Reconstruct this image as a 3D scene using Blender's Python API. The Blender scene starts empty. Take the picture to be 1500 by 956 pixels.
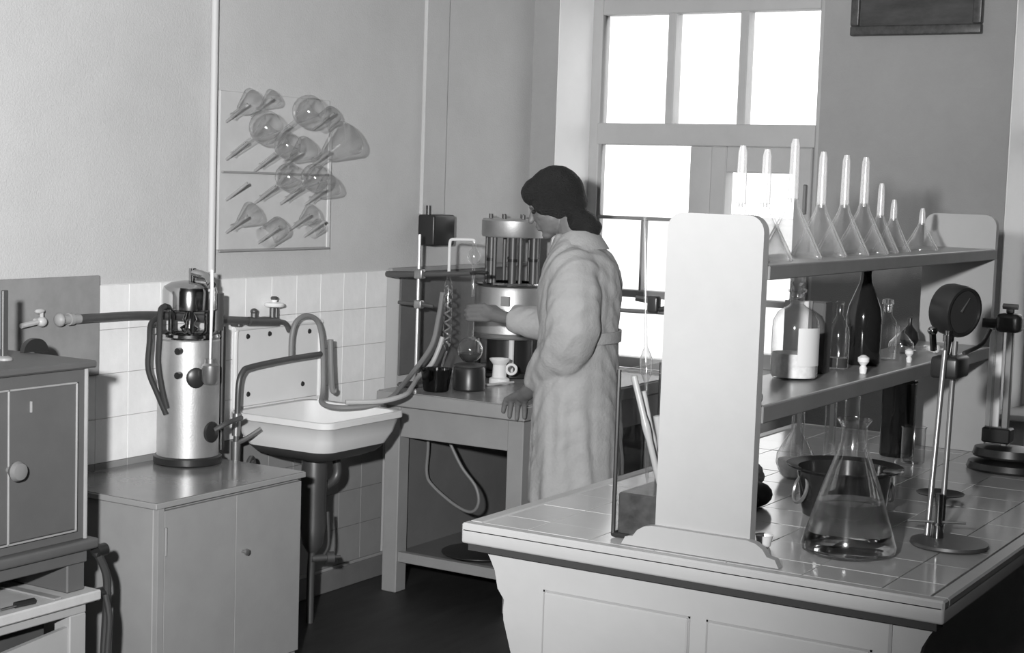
import bpy, bmesh, math, random
from mathutils import Vector, Matrix, noise

random.seed(7)
scene = bpy.context.scene
COL = scene.collection

# ---------------------------------------------------------------- camera
RIGHT = Vector((0.8530586, 0.5207876, 0.0327301))
DOWN = Vector((0.0745642, -0.0595770, -0.9954350))
FWD = Vector((-0.5164602, 0.8516049, -0.0896548))
cam_data = bpy.data.cameras.new('camera')
cam = bpy.data.objects.new('camera', cam_data)
COL.objects.link(cam)
m = Matrix.Identity(4)
for i in range(3):
    m[i][0] = RIGHT[i]; m[i][1] = -DOWN[i]; m[i][2] = -FWD[i]
m[0][3], m[1][3], m[2][3] = 3.856, 0.0, 1.65
cam.matrix_world = m
cam_data.sensor_fit = 'HORIZONTAL'
cam_data.sensor_width = 36.0
cam_data.lens = 56.4
cam_data.clip_start = 0.05
cam_data.clip_end = 500
scene.camera = cam

# ---------------------------------------------------------------- daylight and the photographer's lamp
world = bpy.data.worlds.new('overcast_sky')
scene.world = world
world.use_nodes = True
bg = world.node_tree.nodes['Background']
bg.inputs['Color'].default_value = (1, 1, 1, 1)
bg.inputs['Strength'].default_value = 2.4

lamp_data = bpy.data.lights.new('photographers_lamp', 'SPOT')
lamp_data.energy = 1400
lamp_data.shadow_soft_size = 0.055
lamp_data.spot_size = math.radians(88)
lamp_data.spot_blend = 1.0
lamp = bpy.data.objects.new('photographers_lamp', lamp_data)
COL.objects.link(lamp)
lamp.location = (3.39, 0.0, 1.85)
lamp.rotation_euler = Vector((-0.612, 0.784, 0.105)).to_track_quat('-Z', 'Y').to_euler()

for wx0, wx1 in ((0.2, 1.36), (2.27, 3.43)):          # daylight entering at the two windows
    ld = bpy.data.lights.new('window_daylight', 'AREA')
    ld.shape = 'RECTANGLE'; ld.size = wx1 - wx0; ld.size_y = 1.6
    ld.energy = 10
    ld.cycles.is_portal = True
    lo = bpy.data.objects.new('window_daylight', ld)
    COL.objects.link(lo)
    lo.location = ((wx0 + wx1) / 2, 6.86, 1.66)
    lo.rotation_euler = (math.radians(-90), 0, 0)

vs = scene.view_settings
vs.view_transform = 'Standard'; vs.look = 'None'; vs.gamma = 1.0; vs.use_curve_mapping = False
vs.exposure = 0.0
scene.cycles.max_bounces = 10
scene.cycles.transparent_max_bounces = 32
scene.cycles.sample_clamp_indirect = 4.0

# ---------------------------------------------------------------- materials
MATS = {}
def mat(name, v, rough=0.6, metal=0.0, var=0.0, vscale=6.0, bump=0.0, bscale=60.0, spec=0.5, stretch=None, coat=0.0):
    if name in MATS: return MATS[name]
    M = bpy.data.materials.new(name); M.use_nodes = True
    nt = M.node_tree; b = nt.nodes['Principled BSDF']
    b.inputs['Base Color'].default_value = (v, v, v, 1)
    b.inputs['Roughness'].default_value = rough
    b.inputs['Metallic'].default_value = metal
    b.inputs['Specular IOR Level'].default_value = spec
    b.inputs['Coat Weight'].default_value = coat
    tc = nt.nodes.new('ShaderNodeTexCoord'); mp = nt.nodes.new('ShaderNodeMapping')
    nt.links.new(tc.outputs['Object'], mp.inputs['Vector'])
    if stretch: mp.inputs['Scale'].default_value = stretch
    if var:
        n = nt.nodes.new('ShaderNodeTexNoise'); n.inputs['Scale'].default_value = vscale
        n.inputs['Detail'].default_value = 8; n.inputs['Roughness'].default_value = 0.65
        nt.links.new(mp.outputs[0], n.inputs['Vector'])
        r = nt.nodes.new('ShaderNodeMapRange')
        r.inputs['From Min'].default_value = 0.25; r.inputs['From Max'].default_value = 0.75
        r.inputs['To Min'].default_value = max(0, v * (1 - var)); r.inputs['To Max'].default_value = min(1, v * (1 + var))
        nt.links.new(n.outputs['Fac'], r.inputs['Value'])
        nt.links.new(r.outputs[0], b.inputs['Base Color'])
    if bump:
        n2 = nt.nodes.new('ShaderNodeTexNoise'); n2.inputs['Scale'].default_value = bscale
        n2.inputs['Detail'].default_value = 6
        nt.links.new(mp.outputs[0], n2.inputs['Vector'])
        bp = nt.nodes.new('ShaderNodeBump'); bp.inputs['Strength'].default_value = bump
        bp.inputs['Distance'].default_value = 0.01
        nt.links.new(n2.outputs['Fac'], bp.inputs['Height'])
        nt.links.new(bp.outputs[0], b.inputs['Normal'])
    MATS[name] = M
    return M

def glass(name, tint=0.95, edge=0.8, spec=0.06, power=2.5, ec=0.95, rough=0.1, body=0.0, base=0.0):
    """Glass wall: see-through face on, refracting where the wall is seen edge on, whitened there by body as painted light, with a sharp surface shine."""
    if name in MATS: return MATS[name]
    M = bpy.data.materials.new(name); M.use_nodes = True
    nt = M.node_tree; nt.nodes.clear()
    N = nt.nodes.new; K = nt.links.new
    out = N('ShaderNodeOutputMaterial')
    tr = N('ShaderNodeBsdfTransparent'); tr.inputs['Color'].default_value = (tint, tint, tint, 1)
    gl = N('ShaderNodeBsdfGlass'); gl.inputs['Color'].default_value = (ec, ec, ec, 1)
    gl.inputs['Roughness'].default_value = 0.0; gl.inputs['IOR'].default_value = 1.45
    df = N('ShaderNodeBsdfDiffuse'); df.inputs['Color'].default_value = (.9, .9, .9, 1)
    mb = N('ShaderNodeMixShader'); mb.inputs[0].default_value = body
    K(gl.outputs[0], mb.inputs[1]); K(df.outputs[0], mb.inputs[2])
    lw = N('ShaderNodeLayerWeight'); lw.inputs['Blend'].default_value = 0.5
    pw = N('ShaderNodeMath'); pw.operation = 'POWER'; pw.inputs[1].default_value = power
    mu = N('ShaderNodeMath'); mu.operation = 'MULTIPLY_ADD'; mu.use_clamp = True
    mu.inputs[1].default_value = edge; mu.inputs[2].default_value = base
    K(lw.outputs['Facing'], pw.inputs[0]); K(pw.outputs[0], mu.inputs[0])
    mx = N('ShaderNodeMixShader')
    K(mu.outputs[0], mx.inputs[0]); K(tr.outputs[0], mx.inputs[1]); K(mb.outputs[0], mx.inputs[2])
    gs = N('ShaderNodeBsdfGlossy'); gs.inputs['Roughness'].default_value = rough
    m2 = N('ShaderNodeMixShader'); m2.inputs[0].default_value = spec
    K(mx.outputs[0], m2.inputs[1]); K(gs.outputs[0], m2.inputs[2]); K(m2.outputs[0], out.inputs[0])
    MATS[name] = M
    return M

def water_mat(name, v=1.0, ior=1.33):
    if name in MATS: return MATS[name]
    M = bpy.data.materials.new(name); M.use_nodes = True
    b = M.node_tree.nodes['Principled BSDF']
    b.inputs['Base Color'].default_value = (v, v, v, 1)
    b.inputs['Roughness'].default_value = 0.0
    b.inputs['Transmission Weight'].default_value = 1.0
    b.inputs['IOR'].default_value = ior
    MATS[name] = M
    return M

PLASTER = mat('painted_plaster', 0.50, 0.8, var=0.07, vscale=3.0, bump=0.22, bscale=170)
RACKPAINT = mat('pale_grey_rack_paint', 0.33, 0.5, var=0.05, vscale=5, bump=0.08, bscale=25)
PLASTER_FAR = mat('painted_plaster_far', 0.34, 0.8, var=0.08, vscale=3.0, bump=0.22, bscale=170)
GROUT = mat('tile_grout', 0.62, 0.8)
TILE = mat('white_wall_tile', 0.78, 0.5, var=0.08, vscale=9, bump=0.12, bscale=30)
BENCH_TILE = mat('glazed_bench_tile', 0.46, 0.13, var=0.06, vscale=7)
FLOOR = mat('dark_floor_boards', 0.025, 0.5, var=0.4, vscale=5, stretch=(6, 1, 1))
CEIL = mat('whitewashed_ceiling', 0.42, 0.9)
BASEB = mat('grey_base_paint', 0.15, 0.6, var=0.15)
WHITE = mat('white_enamel_paint', 0.38, 0.42, var=0.05, vscale=5, bump=0.08, bscale=25)
WHITE_FRAME = mat('white_window_paint', 0.46, 0.5, var=0.06)
LIGHTGREY = mat('light_grey_paint', 0.29, 0.5, var=0.08, vscale=6)
MIDGREY = mat('mid_grey_paint', 0.27, 0.55, var=0.10, vscale=6)
PANELGREY = mat('grey_asbestos_board', 0.24, 0.8, var=0.15, vscale=8)
OVEN = mat('dull_grey_oven_paint', 0.10, 0.5, var=0.10, vscale=7)
OVEN_LINE = mat('worn_pale_edge', 0.30, 0.45, var=0.2)
DARKWOOD = mat('dark_board', 0.07, 0.6, var=0.15)
SHELFWOOD = mat('grey_shelf_paint', 0.30, 0.28, var=0.15, vscale=10)
SHELFEDGE = mat('shelf_edge_paint', 0.17, 0.5, var=0.12, vscale=10)
BLACK = mat('black_enamel', 0.02, 0.35)
BLACKMATT = mat('black_rubber', 0.03, 0.7)
CAVITY = mat('dark_groove', 0.03, 0.8)
ALU = mat('brushed_aluminium', 0.50, 0.48, metal=0.8, var=0.08, vscale=20, bump=0.05, bscale=180)
CHROME = mat('polished_nickel', 0.48, 0.12, metal=1.0)
IRON = mat('dull_iron_pipe', 0.11, 0.45, metal=0.5, var=0.2)
STEEL = mat('grey_steel', 0.35, 0.35, metal=0.8)
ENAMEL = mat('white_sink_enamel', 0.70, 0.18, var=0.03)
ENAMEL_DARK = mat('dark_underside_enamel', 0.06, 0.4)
HOSE = mat('grey_rubber_hose', 0.19, 0.55)
HOSE_PALE = mat('pale_rubber_hose', 0.42, 0.55)
PORCELAIN = mat('white_porcelain', 0.75, 0.15)
PAPER = mat('white_paper', 0.55, 0.8)
CORK = mat('dark_stopper', 0.05, 0.7)
GLASS = glass('clear_flask_glass', 0.96, 0.9, 0.05, 2.2, 0.9)
GLASS_WALL = glass('rack_flask_glass', 0.96, 0.95, 0.06, 2.2, 0.85, rough=0.12)
GLASS_FUN = glass('funnel_glass', 0.96, 1.0, 0.07, 2.8, 0.98, rough=0.15, body=0.85, base=0.01)  # body whitens the rims, painting in the window light they would refract
GLASS_STEM = glass('funnel_stem_glass', 0.96, 0.8, 0.10, 1.5, 0.98, rough=0.2, body=0.75, base=0.30)
GLASS_TUBE = glass('tube_glass', 0.94, 0.9, 0.10, 1.6, 0.95, rough=0.12, body=0.3, base=0.06)
GLASS_DARK = glass('smoked_dish_glass', 0.35, 0.8, 0.08, 2.0, 0.3)
GLASS_TANK = glass('tank_glass', 0.88, 0.4, 0.03, 3.0, 0.6)
PANE = glass('window_pane', 0.98, 0.0, 0.02, 4.0, 0.9, rough=0.02)
WATER = water_mat('clear_water')
BROWN = mat('dark_brown_bottle_glass', 0.012, 0.08)
LIQUID = mat('dark_liquid', 0.05, 0.1)
CONTENT = mat('pale_powder', 0.65, 0.9, var=0.25, vscale=40)
SKIN = mat('skin', 0.15, 0.5, var=0.08, vscale=30, bump=0.1, bscale=90)
HAIR = mat('dark_hair', 0.012, 0.6, bump=0.8, bscale=120, stretch=(1, 1, 4))
COAT = mat('white_cotton_coat', 0.36, 0.85, var=0.07, vscale=14, bump=0.25, bscale=90)
STOCKING = mat('grey_stocking', 0.10, 0.8)
SHOE = mat('black_shoe_leather', 0.02, 0.4)
SNOW = mat('snow_field', 0.62, 0.9, var=0.2, vscale=0.15)
PAINT_DARK = mat('dark_landscape_painting', 0.05, 0.4, var=0.8, vscale=4, stretch=(1, 1, 3))
FRAMEWOOD = mat('dark_picture_frame', 0.06, 0.35, var=0.5, vscale=40)
CLOTH = mat('white_rag_cotton', 0.6, 0.9, bump=0.4)

# ---------------------------------------------------------------- geometry helpers
def catmull(pts, sub=6):
    P = [Vector(p) for p in pts]
    if len(P) < 3: return P
    out = []
    for i in range(len(P) - 1):
        p0 = P[i - 1] if i else P[0] * 2 - P[1]
        p1, p2 = P[i], P[i + 1]
        p3 = P[i + 2] if i + 2 < len(P) else P[-1] * 2 - P[-2]
        for k in range(sub):
            t = k / sub
            out.append(0.5 * ((2 * p1) + (p2 - p0) * t + (2 * p0 - 5 * p1 + 4 * p2 - p3) * t * t + (3 * p1 - p0 - 3 * p2 + p3) * t ** 3))
    out.append(P[-1])
    return out

def frame(ax):
    z = Vector(ax).normalized()
    h = Vector((1, 0, 0)) if abs(z.x) < 0.8 else Vector((0, 1, 0))
    x = (h - z * h.dot(z)).normalized(); y = z.cross(x)
    return x, y, z

class G:
    def __init__(s): s.v = []; s.f = []
    def add(s, vs_, fs_):
        o = len(s.v); s.v += [Vector(a) for a in vs_]; s.f += [tuple(i + o for i in q) for q in fs_]
        return s
    def box(s, x0, x1, y0, y1, z0, z1, c=0.003):
        if c <= 0:
            V = [(x, y, z) for x in (x0, x1) for y in (y0, y1) for z in (z0, z1)]
            return s.add(V, [(0, 1, 3, 2), (4, 6, 7, 5), (0, 4, 5, 1), (2, 3, 7, 6), (0, 2, 6, 4), (1, 5, 7, 3)])
        bm = bmesh.new()
        bmesh.ops.create_cube(bm, size=1)
        for q in bm.verts:
            q.co = Vector((x0 + (q.co.x + .5) * (x1 - x0), y0 + (q.co.y + .5) * (y1 - y0), z0 + (q.co.z + .5) * (z1 - z0)))
        c = min(c, 0.45 * min(abs(x1 - x0), abs(y1 - y0), abs(z1 - z0)))
        bmesh.ops.bevel(bm, geom=list(bm.edges), offset=c, segments=1 if c < .006 else 3, affect='EDGES', profile=.5)
        bm.verts.index_update()
        s.add([q.co.copy() for q in bm.verts], [[q.index for q in f_.verts] for f_ in bm.faces]); bm.free()
        return s
    def lathe(s, prof, o=(0, 0, 0), ax=(0, 0, 1), n=28, sx=1.0, sy=1.0):
        x, y, z = frame(ax); o = Vector(o); V = []; F = []; rows = []
        for r, h in prof:
            if r <= 1e-6:
                rows.append([len(V)]); V.append(o + z * h)
            else:
                row = []
                for k in range(n):
                    a = 2 * math.pi * k / n
                    row.append(len(V)); V.append(o + z * h + x * (r * sx * math.cos(a)) + y * (r * sy * math.sin(a)))
                rows.append(row)
        for a, b in zip(rows, rows[1:]):
            for k in range(n):
                k2 = (k + 1) % n
                q = [a[k % len(a)], a[k2 % len(a)], b[k2 % len(b)], b[k % len(b)]]
                u = []
                for i in q:
                    if i not in u: u.append(i)
                if len(u) > 2: F.append(tuple(u))
        return s.add(V, F)
    def tube(s, pts, r, n=8, sub=6, smooth=True, cap=True):
        P = catmull(pts, sub) if smooth else [Vector(p) for p in pts]
        m_ = len(P)
        if isinstance(r, (list, tuple)):
            if len(r) != m_:
                rr = []
                for i in range(m_):
                    t = i / (m_ - 1) * (len(r) - 1); k = min(int(t), len(r) - 2); rr.append(r[k] + (r[k + 1] - r[k]) * (t - k))
                r = rr
        else: r = [r] * m_
        T = [(P[min(i + 1, m_ - 1)] - P[max(i - 1, 0)]).normalized() for i in range(m_)]
        x, y, z = frame(T[0]); V = []; F = []
        for i in range(m_):
            x = (x - T[i] * x.dot(T[i])).normalized(); y = T[i].cross(x)
            for k in range(n):
                a = 2 * math.pi * k / n
                V.append(P[i] + (x * math.cos(a) + y * math.sin(a)) * r[i])
        for i in range(m_ - 1):
            for k in range(n):
                k2 = (k + 1) % n
                F.append((i * n + k, i * n + k2, (i + 1) * n + k2, (i + 1) * n + k))
        if cap:
            F.append(tuple(range(n - 1, -1, -1))); F.append(tuple((m_ - 1) * n + k for k in range(n)))
        return s.add(V, F)
    def prism(s, poly, axis, a0, a1):
        n = len(poly)
        def pt(p, a):
            return {'x': (a, p[0], p[1]), 'y': (p[0], a, p[1]), 'z': (p[0], p[1], a)}[axis]
        V = [pt(p, a0) for p in poly] + [pt(p, a1) for p in poly]
        F = [tuple(range(n)), tuple(range(2 * n - 1, n - 1, -1))] + [(k, k + n, (k + 1) % n + n, (k + 1) % n) for k in range(n)]
        return s.add(V, F)
    def ell(s, c, rad, rot=None, n=20, mm=12):
        c = Vector(c); R_ = rot or Matrix.Identity(3); V = []; F = []
        for i in range(mm + 1):
            t = math.pi * i / mm
            for k in range(n):
                a = 2 * math.pi * k / n
                V.append(c + R_ @ Vector((rad[0] * math.sin(t) * math.cos(a), rad[1] * math.sin(t) * math.sin(a), rad[2] * math.cos(t))))
        for i in range(mm):
            for k in range(n):
                k2 = (k + 1) % n
                F.append((i * n + k, (i + 1) * n + k, (i + 1) * n + k2, i * n + k2))
        return s.add(V, F)
    def ring(s, c, ax, R_, r, n=24, k=8):
        x, y, z = frame(ax); c = Vector(c)
        pts = [c + (x * math.cos(2 * math.pi * i / n) + y * math.sin(2 * math.pi * i / n)) * R_ for i in range(n + 1)]
        return s.tube(pts, r, n=k, smooth=False, cap=False)

ORG = {}
def to_mesh(name, g, material, org, angle=35):
    me = bpy.data.meshes.new(name)
    me.from_pydata([q - org for q in g.v], [], g.f)
    bm = bmesh.new(); bm.from_mesh(me)
    bmesh.ops.remove_doubles(bm, verts=bm.verts, dist=1e-6)
    bmesh.ops.recalc_face_normals(bm, faces=bm.faces)
    bm.to_mesh(me); bm.free()
    me.shade_smooth()
    me.set_sharp_from_angle(angle=math.radians(angle))
    me.materials.append(material)
    return me

def tag(o, label=None, cat=None, group=None, kind=None):
    if label: o['label'] = label
    if cat: o['category'] = cat
    if group: o['group'] = group
    if kind: o['kind'] = kind
    return o

def thing(name, label, cat, loc, group=None, kind=None):
    o = bpy.data.objects.new(name, None); COL.objects.link(o)
    o.empty_display_size = 0.05
    o.location = loc; ORG[o] = Vector(loc)
    return tag(o, label, cat, group, kind)

def part(name, g, material, parent, label=None, angle=35):
    org = ORG[parent]
    o = bpy.data.objects.new(name, to_mesh(name, g, material, org, angle)); COL.objects.link(o)
    o.parent = parent; ORG[o] = org
    if label: o['label'] = label
    return o

def solo(name, g, material, label=None, cat=None, group=None, kind=None, angle=35):
    xs = [q.x for q in g.v]; ys = [q.y for q in g.v]; zs = [q.z for q in g.v]
    org = Vector(((min(xs) + max(xs)) / 2, (min(ys) + max(ys)) / 2, min(zs)))
    o = bpy.data.objects.new(name, to_mesh(name, g, material, org, angle)); COL.objects.link(o)
    o.location = org; ORG[o] = org
    return tag(o, label, cat, group, kind)

def struct(name, g, material, label=None):
    return solo(name, g, material, label, None, None, 'structure')

def copies(name, me, spots, parent):
    for p in spots:
        o = bpy.data.objects.new(name, me); COL.objects.link(o)
        o.parent = parent; o.location = Vector(p) - ORG[parent]

# ================================================================ THE ROOM
ROOMX, ROOMB, WALLY, CEILZ = 6.2, -2.6, 6.47, 3.25
struct('floor', G().box(-.3, ROOMX, ROOMB, 6.8, -.1, 0, 0), FLOOR, 'dark worn floor of the laboratory')
struct('ceiling', G().box(-.3, ROOMX, ROOMB, 6.8, CEILZ, CEILZ + .1, 0), CEIL)
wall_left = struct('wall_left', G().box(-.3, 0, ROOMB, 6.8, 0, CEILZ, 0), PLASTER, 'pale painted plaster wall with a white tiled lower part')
DIMPAINT = mat('dark_oil_paint_wall', 0.15, 0.6, var=0.08)
struct('wall_right', G().box(ROOMX, ROOMX + .1, ROOMB, 6.8, 0, CEILZ, 0), DIMPAINT)
struct('wall_back', G().box(-.3, ROOMX, ROOMB - .1, ROOMB, 0, CEILZ, 0), DIMPAINT)
g = G()
g.prism([(0, 6.47), (.13, 6.47), (.18, 6.72), (.18, 6.8), (0, 6.8)], 'z', 0, CEILZ)
g.prism([(1.41, 6.47), (2.20, 6.47), (2.25, 6.72), (2.25, 6.8), (1.36, 6.8), (1.36, 6.72)], 'z', 0, CEILZ)
g.prism([(3.5, 6.47), (ROOMX, 6.47), (ROOMX, 6.8), (3.45, 6.8), (3.45, 6.72)], 'z', 0, CEILZ)
for a, b in ((.13, 1.41), (2.20, 3.5)):
    g.box(a, b, 6.47, 6.8, 0, .78, 0); g.box(a, b, 6.47, 6.8, 2.56, CEILZ, 0)
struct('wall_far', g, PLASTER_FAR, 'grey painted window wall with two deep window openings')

REVEAL = mat('white_reveal', .82, .5, var=.03)  # opening sides whiter than the rest of the window wall
struct('trim_2', G().prism([(.131, 6.472), (.136, 6.472), (.185, 6.70), (.180, 6.70)], 'z', .80, 2.56), REVEAL, 'white side of the first window opening')
struct('trim_3', G().prism([(2.201, 6.472), (2.206, 6.472), (2.255, 6.70), (2.250, 6.70)], 'z', .80, 2.56), REVEAL, 'white side of the second window opening')

# tiles of the left wall, one object each
TP, TZ = .1463, .1463
tg = G().box(0, .007, 0, TP - .0012, 0, TZ - .0012, .0009)
tile_me = to_mesh('tile', tg, TILE, Vector())
g = G().box(0, .002, 3.30, 5.44, .10, 1.272, 0)
grout = part('tile_bed', g, GROUT, wall_left)
spots = []
for r in range(8):
    for c in range(15):
        y = 3.30 + c * TP
        if y + TP <= 5.45: spots.append((.0015, y, .101 + r * TZ))
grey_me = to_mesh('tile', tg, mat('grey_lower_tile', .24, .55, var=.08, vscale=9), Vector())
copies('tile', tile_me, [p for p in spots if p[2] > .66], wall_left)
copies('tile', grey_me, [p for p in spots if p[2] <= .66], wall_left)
bb_ = struct('baseboard_left', G().box(0, .012, 3.0, 6.47, 0, .088, .003), BASEB, 'grey painted base strip along the tiled wall')
part('top_bead', G().box(0, .014, 3.0, 6.47, .088, .100, .002), LIGHTGREY, bb_)

# painted duct and conduit on the left wall
g = G().box(0, .018, 5.57, 5.74, 1.50, CEILZ, .004)
struct('trim_1', g, PLASTER, 'flat painted casing running up the wall from the switch box')

# ---- windows
def window(name, x0, x1, label):
    w = thing(name, label, None, (x0, 6.72, .8), kind='structure')
    yf0, yf1 = 6.70, 6.78
    zt, zb = 2.56, .80
    fr = G()
    fr.box(x0, x0 + .055, yf0, yf1, zb, zt, .006); fr.box(x1 - .055, x1, yf0, yf1, zb, zt, .006)
    fr.box(x0 + .055, x1 - .055, yf0, yf1, 2.44, zt, .006); fr.box(x0 + .055, x1 - .055, yf0, yf1, zb, zb + .05, .006)
    part('window_frame', fr, WHITE_FRAME, w)
    part('transom', G().box(x0 + .05, x1 - .05, yf0 - .01, yf1, 1.84, 1.94, .006), WHITE_FRAME, w)
    L = x0 + .055; Rr = x1 - .055; step = (Rr - L) / 3
    for k in (1, 2):
        part('glazing_bar', G().box(L + step * k - .02, L + step * k + .02, yf0 + .005, yf1, 1.93, 2.45, .005), WHITE_FRAME, w)
    for k in range(3):
        part('pane', G().box(L + step * k + .02, L + step * (k + 1) - .02, 6.742, 6.746, 1.94, 2.44, 0), PANE, w)
    mid = (x0 + x1) / 2
    part('mullion', G().box(mid - .055, mid + .055, yf0 - .005, yf1, .85, 1.84, .006), WHITE_FRAME, w)
    # left casement: rails, one upright bar, panes
    a, b = L, mid - .055
    part('casement_rail', G().box(a, b, yf0 + .01, yf1 - .01, 1.492, 1.508, .003), MIDGREY, w)
    part('casement_rail', G().box(a, b, yf0 + .005, yf1 - .01, 1.130, 1.165, .004), MIDGREY, w)
    part('glazing_bar', G().box((a + b) / 2 - .006, (a + b) / 2 + .006, yf0 + .012, yf1 - .012, 1.165, 1.492, .002), MIDGREY, w)
    for z0, z1 in ((1.508, 1.84), (.85, 1.13)):
        part('pane', G().box(a, b, 6.742, 6.746, z0, z1, 0), PANE, w)
    for q0, q1 in ((a, (a + b) / 2 - .006), ((a + b) / 2 + .006, b)):
        part('pane', G().box(q0, q1, 6.742, 6.746, 1.165, 1.492, 0), PANE, w)
    # right casement: heavier sash set into the opening
    a, b = mid + .055, Rr
    s_ = G(); t = .075
    s_.box(a, a + t, yf0 - .02, yf1 - .01, .85, 1.84, .005); s_.box(b - t, b, yf0 - .02, yf1 - .01, .85, 1.84, .005)
    s_.box(a + t, b - t, yf0 - .02, yf1 - .01, 1.725, 1.84, .005); s_.box(a + t, b - t, yf0 - .02, yf1 - .01, .85, .92, .005)
    part('casement_sash', s_, WHITE_FRAME, w)
    part('casement_rail', G().box(a + t, b - t, yf0, yf1 - .01, 1.130, 1.160, .004), MIDGREY, w)
    for z0, z1 in ((.92, 1.13), (1.16, 1.725)):
        part('pane', G().box(a + t, b - t, 6.742, 6.746, z0, z1, 0), PANE, w)
    part('latch', G().box(b - .03, b - .012, yf0 - .035, yf0 - .018, 1.55, 1.68, .004), STEEL, w)
    part('window_sill', G().box(x0 - .06, x1 + .06, 6.40, 6.70, .775, .80, .006), WHITE_FRAME, w)
    return w
window('window_1', .18, 1.36, 'tall white framed window with three panes above the transom')
window('window_2', 2.25, 3.45, 'second white framed window beyond the dark pier')
struct('ground', G().box(-60, 60, 7.2, 140, -1.0, -.9, 0), SNOW, 'pale snowy ground outside the windows')

# ---- picture on the pier
t = thing('framed_picture', 'dark framed landscape painting hung high between the two windows', 'picture', (1.805, 6.45, 2.30))
f = G()
f.box(1.535, 2.075, 6.435, 6.468, 2.295, 2.335, .006); f.box(1.535, 2.075, 6.435, 6.468, 2.63, 2.67, .006)
f.box(1.535, 1.572, 6.435, 6.468, 2.335, 2.63, .006); f.box(2.038, 2.075, 6.435, 6.468, 2.335, 2.63, .006)
part('picture_frame', f, FRAMEWOOD, t)
part('canvas', G().box(1.572, 2.038, 6.450, 6.460, 2.335, 2.63, 0), PAINT_DARK, t)

# ================================================================ THE WHITE BENCH
BX0, BX1, BY0, BY1, BZ = 1.92, 3.02, 3.0, 5.05, .88
bench = thing('laboratory_bench', 'white painted laboratory bench with tiled top and scrolled end panel', 'bench', (2.47, 4.0, 0))
g = G().box(BX0, BX1, BY0, BY1, BZ - .046, BZ - .008, .006)
top = part('worktop', g, WHITE, bench)
rim = G()
rim.box(BX0, BX1, BY0, BY0 + .032, BZ - .02, BZ + .001, .004); rim.box(BX0, BX1, BY1 - .032, BY1, BZ - .02, BZ + .001, .004)
rim.box(BX0, BX0 + .035, BY0 + .032, BY1 - .032, BZ - .02, BZ + .001, .004); rim.box(BX1 - .035, BX1, BY0 + .032, BY1 - .032, BZ - .02, BZ + .001, .004)
part('rim', rim, WHITE, top)
part('tile_bed', G().box(BX0 + .03, BX1 - .03, BY0 + .03, BY1 - .03, BZ - .015, BZ - .005, 0), DARKWOOD, top)
xs = [BX0 + .037, 2.072, 2.230, 2.387, 2.553, 2.720, 2.886, BX1 - .037]
ys = [BY0 + .034, 3.14]
while ys[-1] + .165 < BY1 - .06: ys.append(ys[-1] + .165)
ys.append(BY1 - .034)
cache = {}
for i in range(len(xs) - 1):
    for j in range(len(ys) - 1):
        w_, d_ = round(xs[i + 1] - xs[i], 3), round(ys[j + 1] - ys[j], 3)
        if (w_, d_) not in cache:
            cache[(w_, d_)] = to_mesh('tile', G().box(.0012, w_ - .0012, .0012, d_ - .0012, -.006, .0, .0005), BENCH_TILE, Vector())
        copies('tile', cache[(w_, d_)], [(xs[i], ys[j], BZ + random.uniform(-.0006, .0004))], top)
# end panel with scrolled sides
def scroll(side):
    P = [(0, .819), (.012, .80), (.025, .775), (.034, .735), (.052, .712), (.050, .69), (.052, .665), (.066, .62), (.078, .58), (.086, .53), (.10, .47), (.105, .40), (.095, .34), (.10, .28), (.10, 0)]
    return [(1.966 + x, z) for x, z in P] if side < 0 else [(2.996 - x, z) for x, z in reversed(P)]
poly = scroll(-1) + scroll(1)
part('end_panel', G().prism(poly, 'y', 3.035, 3.06), WHITE, bench)
part('shadow_gap', G().box(1.935, 3.005, 3.008, 3.05, .819, .8335, 0), CAVITY, bench)
for a, b in ((2.12, 2.478), (2.515, 2.873)):
    gr = G(); z0, z1, wd = .22, .752, .004
    part('panel', G().box(a + wd, b - wd, 3.028, 3.038, z0 + wd, z1 - wd, .003), WHITE, bench)
    for q in ((a, a + wd, z0, z1), (b - wd, b, z0, z1), (a, b, z0, z0 + wd), (a, b, z1 - wd, z1)):
        gr.box(q[0], q[1], 3.0335, 3.0355, q[2], q[3], 0)
    part('groove', gr, LIGHTGREY, bench)
part('corner_stile', G().box(2.905, 2.912, 3.031, 3.036, .10, .818, 0), MIDGREY, bench)
part('body', G().box(2.10, 2.88, 3.06, 4.98, .05, .834, .004), WHITE, bench)
part('back_end_panel', G().prism(poly, 'y', 4.98, 5.005), WHITE, bench)

# ---- shelf rack on the bench
rack = thing('bench_shelf_rack', 'white two-shelf rack between rounded end boards on the bench', 'shelf rack', (2.485, 3.95, BZ))
def endboard(y0, y1):
    x0, x1, zt = 2.375, 2.593, 1.598
    r = .035; P = [(x0, BZ + .0012), (x0, zt - r)]
    for k in range(1, 7):
        a = math.pi - k / 6 * math.pi / 2; P.append((x0 + r + r * math.cos(a), zt - r + r * math.sin(a)))
    P.append((x1 - r, zt))
    for k in range(1, 7):
        a = math.pi / 2 - k / 6 * math.pi / 2; P.append((x1 - r + r * math.cos(a), zt - r + r * math.sin(a)))
    P.append((x1, BZ + .0012))
    return G().prism(P, 'y', y0, y1)
def foot(y0, y1):
    L = [(2.303, BZ + .0012), (2.312, BZ + .018), (2.330, BZ + .022), (2.340, BZ + .036), (2.356, BZ + .046), (2.375, BZ + .05)]
    Rr = [(4.968 - x, z) for x, z in reversed(L)]
    return G().prism(L + Rr, 'y', y0, y1)
b1 = part('end_board', endboard(3.06, 3.088), RACKPAINT, rack)
part('scrolled_foot', foot(3.044, 3.066), RACKPAINT, b1)
b2 = part('end_board', endboard(4.855, 4.883), RACKPAINT, rack)
part('scrolled_foot', foot(4.878, 4.90), RACKPAINT, b2)
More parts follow.
